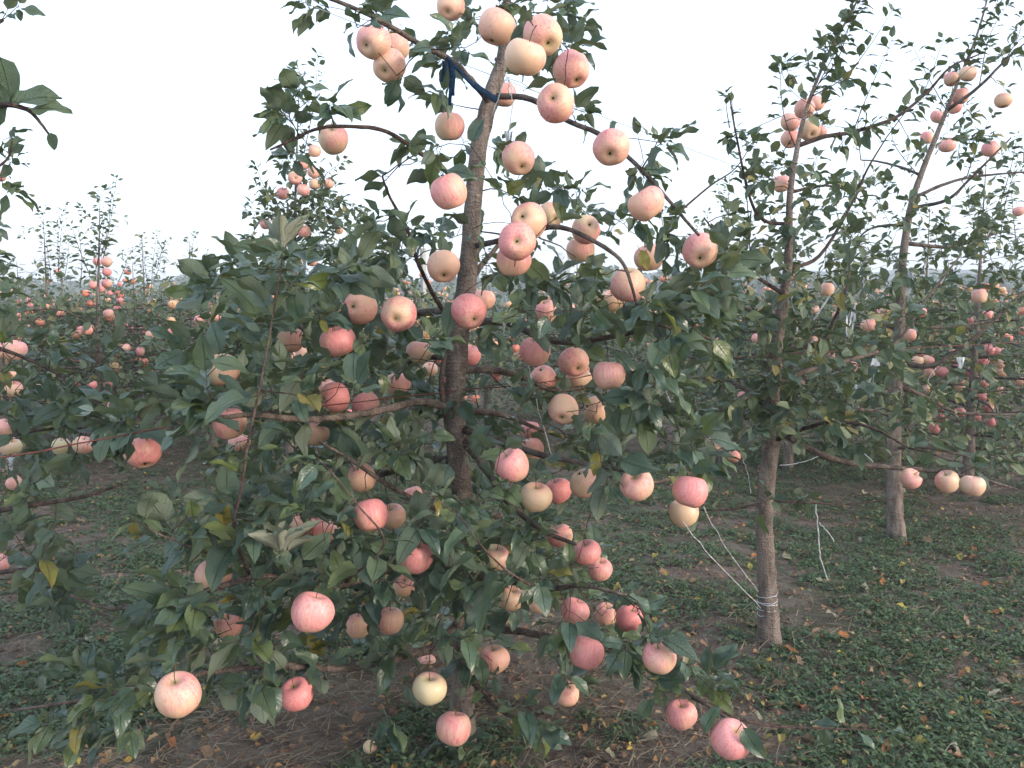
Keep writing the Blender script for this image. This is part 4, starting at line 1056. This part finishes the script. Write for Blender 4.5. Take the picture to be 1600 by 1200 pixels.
t.grow([(p, 2) for p in hangL] + bl(20, 20, 16, 18, 2, 2.6, .1) + bl(18, 235, 20, 40, 3, 2.6, .1)+bl(10, 290, 18, 20, 2, 2.6, .1)+bl(-10, 400, 16, 60, 4, 3.1, .1)
       + bl(40, 560, 80, 40, 10, 2.6, .3)+bl(80, 620, 80, 40, 12, 2.7, .3)+bl(60, 690, 90, 40, 13, 2.8, .3)+bl(170, 560, 60, 30, 2, 2.7, .2)+bl(60, 770, 60, 26, 4, 2.0, .1)+bl(60, 880, 70, 40, 7, 2.1, .2)+bl(30, 830, 40, 30, 3, 2.1, .1)+bl(60, 960, 60, 30, 3, 2.1, .1)+bl(-10, 560, 30, 200, 12, 2.6, .3))
for (px, py, dx, L) in ((0, 90, (.2, .1, -1), .075), (20, 160, (.9, .1, .25), .075), (46, 168, (1, 0, -.05), .07), (80, 208, (.2, 0, -1), .028), (0, 130, (-.2, .2, -1), .07)):
    p = at(px, py, 1.45); d = nrm(np.array(dx, float)); F = frames(d[None], np.array([[.1, -.7, .6]]))[0]; o = link('leaf', HIM[int(px) % 8], t.root)
    o.matrix_local = Matrix.Translation(Vector(p-t.base)) @ Matrix(F.tolist()).to_4x4() @ Matrix.Scale(L, 4)
print('left', t.finish(HI, HIM, M['leaf'], 290, yellow=.012))

# ---- slim fruiting tree left of the main one, 6 m away, and other nearer background trees ----
def base_at(px, Y):
    x = at(px, 600, Y)[0]; return np.array([x, Y, float(ground_z(x, Y))])
def bgtree(px, Y, top, label, seed, hang=(), lean=0.0, R=1.0, dens=1.0, n_ind=0, whips=(), extra=(), crownz=1.22, Lf=.07, group='apple trees of the orchard', apples=0):
    b = base_at(px, Y); t = Tree('apple_tree', label, b, seed, group, Lf=Lf, near=False); r = t.r; H = at(px, top, Y)[2]-b[2]
    L_ = np.array([lean, r.normal(0, .03), 0])
    def ax(z): return b+np.array([0, 0, z])+L_*(z/H)**1.5
    zs = [-.05, H*.12, H*.3, H*.5, H*.68, H*.84, H*.97]; t.part('trunk', [ax(max(z, 0))+np.array([0, 0, min(z, 0)]) for z in zs], [.048, .038, .030, .019, .010, .005, .002], M['bark'], 8, 4, .04)
    nb = int(17*dens); tg = []
    for i in range(nb):
        z = .30+(crownz+.08-.30)*(i+.5)/nb; a = i*2.4+r.normal(0, .3); reach = R*r.uniform(.6, 1.15)*(1-.35*max(0, (z-1.0)/.9))
        d = np.array([math.cos(a), math.sin(a), 0]); P = [ax(z), ax(z)+d*reach*.35+UPV*.03, ax(z)+d*reach*.7+UPV*.02, ax(z)+d*reach+UPV*(-.10+r.normal(0, .06))]
        t.part('branch', P, [.012, .009, .006, .002], M['limb'], 5, 3, .05)
        for q in range(int(15*dens)):
            u = r.uniform(.12, 1.12); p = ax(z)+d*reach*u+UPV*.03+r.normal(0, 1, 3)*np.array([.17, .17, .15]); tg.append((p, None))
    for i in range(int(9*dens)):
        z = r.uniform(crownz, H*.92); a = r.uniform(0, 6.28); w = .42*(1-(z-crownz)/(H-crownz+.2))+.06
        tg.append((ax(z)+np.array([math.cos(a)*w, math.sin(a)*w, 0]), None))
    for i in range(int(10*dens)):
        a = r.uniform(0, 6.28); q = r.uniform(.1, R*.8); z0 = crownz-.1
        p = ax(z0)+np.array([math.cos(a)*q, math.sin(a)*q, 0]); h = r.uniform(.08, .28); t.whip([p, p+UPV*h*.5+r.normal(0, .03, 3), p+UPV*h+r.normal(0, .05, 3)], .003, Lf*.8, .035)
    for zz in np.arange(crownz, H*.99, .017):
        a = r.uniform(0, 6.28); d = nrm(np.array([math.cos(a), math.sin(a), r.uniform(-.2, .7)])); l = Lf*r.uniform(.6, 1.2); t.leaves(ax(zz)+d*l*.3, d, UPV+r.normal(0, .8, 3), l)
    for (x0, y0, x1, y1) in whips:
        p0 = at(x0, y0, Y); p1 = at(x1, y1, Y); c = (p0+p1)/2+r.normal(0, .02, 3); t.whip([p0, c, p1], .004, Lf*1.2, .022)
    t.grow([(p, 2) for p in hang]+blobs(extra, Y, r, .35)+tg, (4, 7), side=False, minr=.0014)
    for i in range(apples):
        z = r.uniform(.55, crownz+.1); a = r.uniform(-3.14, 0.2); q = R*r.uniform(.5, 1.0); FAR_A.append(ax(z)+np.array([math.cos(a)*q, math.sin(a)*q, 0]))
    t.finish(MID if Y < 7 else LOW, MIDM, M['leaf_far'], n_ind, clear=(Y < 9)); return t
FAR_A = []
bgtree(452, 6.0, 85, 'slim apple tree with a tall narrow top and fruit cluster left of the main tree', 201, hangC, lean=.12, R=.95, n_ind=260, whips=[(475, 240, 497, 85), (470, 300, 560, 325), (440, 330, 400, 290), (455, 350, 385, 330), (500, 290, 540, 250), (430, 320, 400, 260)], extra=[(470, 330, 70, 40, 55), (430, 370, 60, 40, 40), (525, 350, 50, 40, 34), (485, 285, 40, 40, 26), (455, 250, 30, 30, 10), (450, 410, 90, 40, 36)], apples=8)
bgtree(150, 7.5, 285, 'apple tree with one tall leafy shoot on the far left skyline', 202, hangD, lean=.1, R=1.1, n_ind=200, whips=[(160, 410, 182, 278), (158, 400, 176, 290), (150, 420, 165, 330), (125, 450, 122, 355), (150, 440, 140, 380), (140, 430, 112, 352), (185, 440, 200, 400)], apples=14)
bgtree(1520, 6.0, 230, 'apple tree with many pink apples behind and right of the third tree', 203, hang4, R=1.25, dens=1.2, n_ind=260, whips=[(1560, 400, 1590, 250), (1590, 400, 1580, 300)], apples=10)
bgtree(80, 10, 320, 'thin topped apple tree left of the tall leafy shoot', 204, hangF, R=1.1, n_ind=60, whips=[(90, 440, 100, 318), (92, 430, 96, 330), (80, 440, 70, 350), (100, 440, 108, 370)], apples=10)
bgtree(232, 10.5, 360, 'small apple tree with forked thin tips, left of the gap in the skyline', 205, hangG, R=1.1, n_ind=0, whips=[(236, 450, 245, 362), (232, 450, 222, 370), (245, 420, 265, 372), (240, 440, 252, 380)], apples=10)
bgtree(303, 9.5, 365, 'apple tree with a red fruit cluster and thin tip at the centre left skyline', 206, hangE, R=1.1, n_ind=60, whips=[(305, 440, 303, 365), (310, 430, 325, 390)], apples=14)
bgtree(215, 8.4, 400, 'low dense apple tree below the gap in the left skyline', 216, R=1.15, n_ind=60, apples=12)
bgtree(40, 8.4, 400, 'low dense apple tree at the far left under the thin tips', 217, R=1.15, n_ind=60, apples=12)
bgtree(520, 7.8, 400, 'apple tree hidden behind the left half of the main crown', 218, R=1.1, apples=10)
bgtree(1235, 6.9, 360, 'leafy apple tree filling the gap just behind the second trunk', 219, R=1.15, n_ind=60, apples=8)
bgtree(1400, 7.4, 380, 'leafy low apple tree behind the gap left of the third trunk', 220, R=1.15, n_ind=60, apples=8)
bgtree(0, 6.6, 340, 'bushy apple tree filling the left edge behind the near branches', 207, R=1.1, n_ind=120, apples=10)
bgtree(330, 7.6, 420, 'low bushy apple tree behind the left side of the main crown', 208, R=1.1, n_ind=100, apples=10)
bgtree(600, 8.0, 350, 'apple tree seen through the gaps left of the main trunk', 209, R=1.1, n_ind=60, apples=14)
bgtree(900, 8.2, 370, 'apple tree seen through the gaps right of the main trunk', 210, R=1.1, n_ind=60, apples=14)
bgtree(1130, 7.2, 260, 'apple tree with thin tips between the main tree and the second tree', 211, R=1.0, n_ind=100, whips=[(1128, 400, 1120, 280), (1120, 420, 1105, 330)], apples=10)
bgtree(1310, 8.0, 330, 'apple tree with white strings behind the second tree', 212, R=1.15, n_ind=60, apples=10)
bgtree(1440, 9.0, 300, 'apple tree farther back between the third trunk and the right edge', 213, R=1.1, n_ind=0, apples=12)
bgtree(760, 10.5, 380, 'small apple tree far behind the main trunk', 214, R=1.1, n_ind=0, apples=12)
bgtree(460, 10.0, 400, 'apple tree farther back left of centre, mostly hidden', 215, R=1.1, n_ind=0, apples=12)

def region(px):
    return 'at the far left' if px < 130 else 'left of the skyline gap' if px < 330 else 'left of the main crown' if px < 520 else 'behind the main crown' if px < 950 else 'between the main and second trees' if px < 1200 else 'between the second and third trunks' if px < 1400 else 'right of the third trunk'

# ---- the far rows: copies of five trees ------------------------------
def far_proto(seed):
    r = np.random.default_rng(seed); H = r.uniform(1.75, 2.3)
    root = link('apple_tree', None); b = Bag()
    P, R = spline([(0, 0, -.05), (.02, 0, .8), (r.normal(0, .05), 0, 1.6), (r.normal(0, .1), 0, H)], [.045, .035, .014, .002], 3); b.add(*tube(P, R, 6))
    link('trunk', b.mesh('trunk', M['bark']), root); b = Bag()
    LP = []; LD = []
    for i in range(12):
        z = .28+1.04*i/12; a = i*2.4; reach = r.uniform(.7, 1.15); d = np.array([math.cos(a), math.sin(a), 0])
        b.add(*tube([np.array([0, 0, z]), d*reach*.5+UPV*(z+.06), d*reach+UPV*z], [.012, .008, .003], 4, False))
        n = 150; u = r.uniform(.1, 1.15, n)[:, None]
        LP.append(d*reach*u+UPV*z+r.normal(0, 1, (n, 3))*[.17, .17, .13])
    link('branches', b.mesh('branches', M['limb']), root, kind='stuff')
    n = 70; z = r.uniform(1.2, H, n); a = r.uniform(0, 6.28, n); w = (.30*(1-(z-1.2)/(H-1.0)))*r.random(n); LP.append(np.stack([np.cos(a)*w, np.sin(a)*w, z], 1))
    for _ in range(5):
        c = r.normal(0, .35, 2); n = 10; hh = r.uniform(.1, .3); zz = 1.2+np.linspace(0, hh, n); LP.append(np.stack([c[0]+r.normal(0, .02, n), c[1]+r.normal(0, .02, n), zz], 1))
    P = np.concatenate(LP); D = nrm(r.normal(0, 1, P.shape)*[1, 1, .5])
    link('leaves', bake('leaves', LOW, P, D, UPV+r.normal(0, .45, P.shape), r.uniform(.05, .10, len(P)), M['leaf_far'], rng=r), root, kind='stuff')
    return root
protos = [far_proto(300+i) for i in range(5)]; first = [True]*5
def copy_tree(o):
    c = o.copy(); COL.objects.link(c)
    for ch in o.children:
        d = ch.copy(); COL.objects.link(d); d.parent = c
    return c
r = np.random.default_rng(9)
yy = 9.6; row = 0
while yy < 46:
    x = -(.62*yy+1.5)+r.uniform(0, 1.5)
    while x < .62*yy+1.5:
        y = yy+r.normal(0, .25)+.18*x; 
        if y > 9.3 and y < 50:
            k = int(r.integers(0, 5)); o = protos[k] if first[k] else copy_tree(protos[k]); first[k] = False
            o.location = (x+r.normal(0, .2), y, float(ground_z(x, y))); o.rotation_euler = (0, 0, r.uniform(0, 6.28)); s_ = r.uniform(.82, 1.02); o.scale = (s_, s_, s_*r.uniform(.84, 1.0))
            tag(o, 'small apple tree in the '+['first', 'second', 'third', 'fourth', 'fifth', 'sixth', 'seventh', 'eighth', 'ninth', 'tenth', 'eleventh', 'twelfth', 'thirteenth'][row]+' far row, '+region(800+F_PX*x/y), 'tree', 'apple trees in the far rows')
            for _ in range(7 if y < 25 else 4):
                a = r.uniform(-3.3, .2); q = r.uniform(.6, 1.05); FAR_A.append(np.array([x+math.cos(a)*q, y+math.sin(a)*q, r.uniform(.6, 1.75)]))
        x += r.uniform(1.7, 2.5)*(1+max(0, yy-24)*.03)
    yy += 3.4; row += 1
# nearest of these apples one by one, the rest together
FAR_A.sort(key=lambda p: p[1])
n_near = max(0, 296-sum(1 for o in bpy.data.objects if o.get('category') == 'apple'))
tones = ['rose', 'red', 'pink', 'orange', 'peach', 'red', 'yellow', 'rose']
for p in FAR_A[:n_near]:
    q = proj(p)[0]; tn = tones[int(ra.integers(0, 8))]; add_apple(q[0], q[1], F_PX*.04/q[2], tn, None, 'tiny '+{'rose': 'rosy', 'peach': 'peach coloured'}.get(tn, tn)+' apple, '+('upper' if q[1] < 520 else 'lower')+' background trees '+region(q[0]), (q[2], q[2]), 'apples on the background trees', hi=False, stalkpart=False)
B = Bag()
for p in FAR_A[n_near:]:
    V, Q, T = A_FAR[int(ra.integers(0, 3))][:3]; u = ra.random()
    for j in range(int(ra.integers(1, 4))): B.add(V*ra.uniform(.9, 1.15)+p+ra.normal(0, .07, 3), Q, T, rnd=u)
o = link('distant_apples', B.mesh('distant_apples', M['apple_far'])); tag(o, 'countless tiny red and pink apples dotting the far rows', 'apples', kind='stuff')

# ---- the wood and low hills on the skyline ---------------------------
def woodland():
    r = np.random.default_rng(4); LP = []; cr = []
    for i in range(260):
        px = r.uniform(-150, 1750); Y = r.uniform(120, 190)
        hgt = 446-fbm(px*.006, 0, 88, 3)*34+14 + (10 if px < 280 and px > 150 else 0)
        c = at(px, hgt, Y); rad = r.uniform(2.0, 3.6)
        n = 170; d = nrm(r.normal(0, 1, (n, 3))); q = r.random((n, 1))**.4; P = c+d*q*np.array([rad*1.3, rad, rad]); P[:, 2] -= rad*.6; LP.append(P)
        P2 = c+np.stack([r.normal(0, rad, 60), r.normal(0, rad, 60), -r.uniform(0, max(1, c[2]), 60)], 1); LP.append(P2)
    P = np.concatenate(LP); D = nrm(r.normal(0, 1, P.shape))
    o = link('woodland', bake('woodland', LOW, P, D, UPV+r.normal(0, .6, P.shape), r.uniform(.7, 1.5, len(P)), M['leaf_far'], rng=r)); tag(o, 'low blue green wood along the horizon behind the orchard', 'woodland', kind='stuff')
woodland()
mm = N('hills'); mm.base(mm.mix(mm.noise(mm.obj(), .05, 4), (.04, .06, .035), (.07, .09, .05)), .95, .1)
xs = np.linspace(-415, 415, 120); V = []
for j, (yy, zz) in enumerate(((240, 0), (290, .7), (350, 1), (430, .6))):
    for x in xs: V.append((x, yy, zz*(5+8*vnoise(x*.011, 0, 31)+2.5*vnoise(x*.05, j, 33))-1))
n = 120; i = (np.arange(3)[:, None]*n+np.arange(n-1)[None]).ravel()
o = link('hills', mesh_np('hills', V, [np.stack([i, i+1, i+n+1, i+n], 1)], mm.m)); tag(o, 'low wooded hills on the horizon', kind='structure')

# ------------------------------------------------------------------ haze
hb = Bag(); X0, X1, Z0, Z1 = -440, 440, -2.5, 26; Ya, Yb = -12, 500
hb.add([(x, y, z) for x in (X0, X1) for y in (Ya, Yb) for z in (Z0, Z1)], [[0, 1, 3, 2], [4, 6, 7, 5], [0, 4, 5, 1], [2, 3, 7, 6], [0, 2, 6, 4], [1, 5, 7, 3]])
hm = bpy.data.materials.new('thin_haze'); hm.use_nodes = True; ht = hm.node_tree; ht.nodes.remove(ht.nodes['Principled BSDF'])
pv = ht.nodes.new('ShaderNodeVolumePrincipled'); pv.inputs['Color'].default_value = (.88, .93, 1, 1); pv.inputs['Density'].default_value = .0026
ht.links.new(pv.outputs[0], ht.nodes['Material Output'].inputs['Volume'])
o = link('haze', hb.mesh('haze', hm, smooth=False), kind='stuff'); tag(o, 'thin pale evening haze lying over the whole orchard', 'haze', kind='stuff')

# ------------------------------------------------------------------ wires, strings, strips
def cable(nm, pts, rad, mat, label, cat, group=None, k=6, n=6, wob=0):
    P, R = spline(pts, None, k); P = P+np.random.default_rng(3).normal(0, 1, P.shape)*wob
    b = Bag(); b.add(*tube(P, rad, n)); o = link(nm, b.mesh(nm, mat, P[0]), None, P[0]); tag(o, label, cat, group); return o
cable('wire', [at(-400, 762, 1.6), at(0, 715, 1.75), at(330, 657, 1.98), at(640, 619, Y1-.12), at(702, 612, Y1-.04), at(860, 596, Y1+.15), at(1193, 556, Y2-.03), at(1900, 520, Y2+1.6)], .0019, M['rusty'] if 'rusty' in M else M['wire'], 'rusty red trellis wire running across the foreground past the main trunk', 'wire', wob=.0009)
cable('wire', [at(-100, 305, 9), at(420, 358, 9.3), at(900, 395, 9.6)], .0016, M['steel_wire'], 'thin pale wire across the sky at the far left', 'wire')
cable('wire', [at(380, -35, Y1), at(560, 38, Y1), at(770, 118, Y1+.05), at(1110, 245, Y2-.1), at(1236, 290, Y2+.02)], .0012, M['steel_wire'], 'thin pale wire sloping down behind the upper crown of the main tree', 'wire')
def string(pts, label, group=None, rad=.0022): return cable('string', pts, rad*.85, M['string'], label, 'string', group, 6, 5, .0011)
string([at(1066, 815, Y1-.1), at(1120, 880, Y1+.3), at(1190, 950, Y2-.035)], 'left of two taut white strings tied low to the second trunk')
string([at(1098, 792, Y1), at(1140, 865, Y1+.4), at(1186, 925, Y2-.035)], 'right one of two taut white strings tied low to the second trunk')
# wraps around the second trunk
b = Bag(); rr = 14.6*Y2/F_PX+.003
for (py, tilt) in ((928, .25), (938, .08), (941, -.04), (950, .06), (957, .2)):
    c = at(1199, py, Y2); P = [c+np.array([rr*math.cos(a), rr*math.sin(a), tilt*rr*math.cos(a)]) for a in np.linspace(0, 6.283, 20)]; b.add(*tube(np.array(P)+np.random.default_rng(int(py)).normal(0, .0012, (20, 3)), .0017, 5))
o = link('string_wrap', b.mesh('string_wrap', M['string'])); tag(o, 'white string wound round the lower second trunk', 'string')
string([at(1274, 786, Y2+.02), at(1278, 830, Y2+.02), at(1282, 870, Y2), at(1293, 906, Y2)], 'frayed white string hanging from a thin twig right of the second trunk', rad=.0032)
string([at(1279, 816, Y2+.02), at(1292, 830, Y2), at(1304, 846, Y2)], 'short loose end branching off the hanging string right of second trunk')
string([at(800, 482, Y1-.3), at(815, 530, Y1-.1), at(842, 640, Y1), at(862, 712, Y1+.1)], 'long white string slanting down right of the main trunk', rad=.0018)
string([at(798, 482, Y1-.3), at(792, 500, Y1-.3), at(786, 522, Y1-.3)], 'short white string end over the right branch of the main tree', rad=.0015)
string([at(1005, 575, Y1+.3), at(1006, 614, Y1+.3)], 'short white string holding the pale apple at the right of the crown', rad=.0014)
string([at(1014, 553, Y1+.7), at(1035, 600, Y1+.7), at(1070, 680, Y1+.7)], 'thin white string behind the right side of the main crown', rad=.0022)
string([at(1160, 715, Y2), at(1168, 740, Y2), at(1174, 775, Y2)], 'thin loose string left of the second trunk', rad=.0016)
string([at(1217, 727, Y2+.3), at(1240, 725, Y2+.3), at(1262, 720, Y2+.3), at(1285, 710, Y2+.3)], 'pale string sagging just right of the second trunk', rad=.0024)
string([at(1310, 675, Y2+.2), at(1340, 700, Y2+.2), at(1365, 722, Y2+.2)], 'pale string crossing above the long bare branch', rad=.0022)
string([at(1446, 612, Y3+.3), at(1452, 590, Y3+.3), at(1463, 575, Y3+.3)], 'forked white string among pink apples right of the third trunk', rad=.003)
string([at(1340, 380, 5.2), at(1310, 440, 5.2), at(1272, 500, 5.2)], 'thick pale strip slanting in the leaves right of second trunk', rad=.007)
string([at(1232, 450, 5.0), at(1240, 480, 5.0), at(1246, 520, 5.0)], 'pale strip leaning just right of the second trunk in mid height', rad=.007)
string([at(1250, 425, 5.4), at(1253, 460, 5.4), at(1256, 490, 5.4)], 'short upright pale strip beside the second trunk', rad=.006)
string([at(796, 150, Y1-.1), at(792, 120, Y1-.12), at(775, 165, Y1-.1), at(765, 190, Y1-.06)], 'grey cord hanging at the top of the main trunk', rad=.0022)
string([at(796, 120, Y1-.12), at(800, 160, Y1-.12), at(797, 200, Y1-.1), at(794, 225, Y1-.1)], 'frayed grey cord end right of the upper main trunk', rad=.0016)
# shreds of thin white film caught in the branches
def film(px, py, Y, w, h, label, seed):
    r = np.random.default_rng(seed); b = Bag(); c = at(px, py, Y); ss = Y/F_PX
    for s_ in range(3):
        n = 7; x0 = r.normal(0, w*.3); V = []
        for i in range(n):
            tt = i/(n-1); cx = x0+math.sin(tt*4+s_)*w*.18; ww = w*.22*(1-.7*tt)*r.uniform(.6, 1.2)
            for q in (-1, 0, 1): V.append(c+np.array([(cx+q*ww)*ss, r.normal(0, .006)+(.008 if q == 0 else 0), -tt*h*ss*r.uniform(.9, 1.05)]))
        Q = [[i*3+j, i*3+j+1, i*3+j+4, i*3+j+3] for i in range(n-1) for j in (0, 1)]; b.add(V, Q)
    o = link('torn_film', b.mesh('torn_film', M['film'], c), None, c); tag(o, label, 'plastic film', 'torn film caught in the branches'); md = o.modifiers.new('thickness', 'SOLIDIFY'); md.thickness = .0008
film(1420, 420, Y3-.1, 18, 50, 'white torn film hanging round the third trunk above the fork', 1)
film(1365, 560, Y3-.3, 14, 60, 'white torn film hanging left of the third trunk', 2)
film(1337, 600, Y3-.2, 12, 40, 'smaller white film shred low left of the third trunk', 3)
film(1500, 558, Y3+.2, 12, 38, 'white film shred among apples right of the third trunk', 4)
film(880, 395, 6.5, 26, 50, 'wispy white film behind the right side of the main crown', 5)
film(1330, 470, Y2+1.2, 12, 60, 'narrow white film shred between the second and third trunks', 6)
film(800, 492, Y1-.3, 18, 16, 'frayed white fibres on a branch right of the main trunk', 7)
film(795, 205, Y1-.12, 10, 40, 'pale frayed film below the top of the main trunk', 8)
film(18, 715, 2.75, 14, 22, 'frayed white film below the apple at the left edge', 9)
# blue cloth strip pulling the top left branch to the trunk
b = Bag(); A0, A1 = at(778, 158, Y1-.04), at(700, 92, Y1-.22); d = A1-A0; wv = np.array([0, 0, .016]); V = []
for i in range(9):
    q = i/8; c = A0+d*q+np.array([.0, -.012+.004*math.sin(i*2), -.012*math.sin(q*3.1)]); w = .011*(1-.45*q)
    for e in (-1, 1): V.append(c+np.array([0, .004*math.sin(i*1.7), e*w]))
b.add(V, [[i*2, i*2+1, i*2+3, i*2+2] for i in range(8)])
for (x0, y0, x1, y1) in ((694, 95, 692, 128), (703, 98, 705, 165), (705, 100, 710, 150)):
    V = []
    for i in range(6):
        q = i/5; c = at(x0+(x1-x0)*q+2*math.sin(i), y0+(y1-y0)*q, Y1-.24)
        for e in (-1, 1): V.append(c+np.array([e*.006*(1-.3*q), .003*math.sin(i*2), 0]))
    b.add(V, [[i*2, i*2+1, i*2+3, i*2+2] for i in range(5)])
o = link('cloth_strip', b.mesh('cloth_strip', M['blue'], A0), None, A0); md = o.modifiers.new('thickness', 'SOLIDIFY'); md.thickness = .0018
tag(o, 'dark blue cloth strip tying the top left branch to the main trunk', 'cloth strip')
# small things on the ground
p = ground_hit(858, 1148); r = np.random.default_rng(2); V = [(0, 0, .02)]+[(.045*math.cos(a)*r.uniform(.6, 1.1), .04*math.sin(a)*r.uniform(.6, 1.1), r.uniform(.004, .028)) for a in np.linspace(0, 6.28, 11)[:-1]]
o = link('plastic_scrap', mesh_np('plastic_scrap', V, [[[0, i+1, (i+1) % 10+1] for i in range(10)]], M['scrap'], smooth=False), None, Vector(p)); md = o.modifiers.new('thickness', 'SOLIDIFY'); md.thickness = .001
tag(o, 'crumpled dark blue plastic scrap on the ground right of the main trunk foot', 'plastic scrap')
for (x, y, lab) in ((578, 1176, 'small rotten brown apple lying on the ground by the bottom edge'),):
    p = ground_hit(x, y); o = link('apple', A_LOM[0]); o.location = Vector(p)+Vector((0, 0, .016)); o.scale = (.5, .5, .4); o.rotation_euler = (.6, .4, 0); o.color = (.05, .95, .6, 1); tag(o, lab, 'apple')
# a pale post far behind
for (px, Y, h) in ((663, 14.0, 2.2), (1345, 12.5, 2.0)):
    b = base_at(px, Y); B = Bag(); B.add(*tube([b-b+[0, 0, -.1], np.array([0, 0, h*.5]), np.array([0, 0, h])], [.055, .052, .05], 4)); o = link('post', B.mesh('post', M['post'], smooth=False), None, b)
    tag(o, 'pale post standing among the trees '+('left of the main trunk' if px < 700 else 'between the second and third trunks'), 'post')
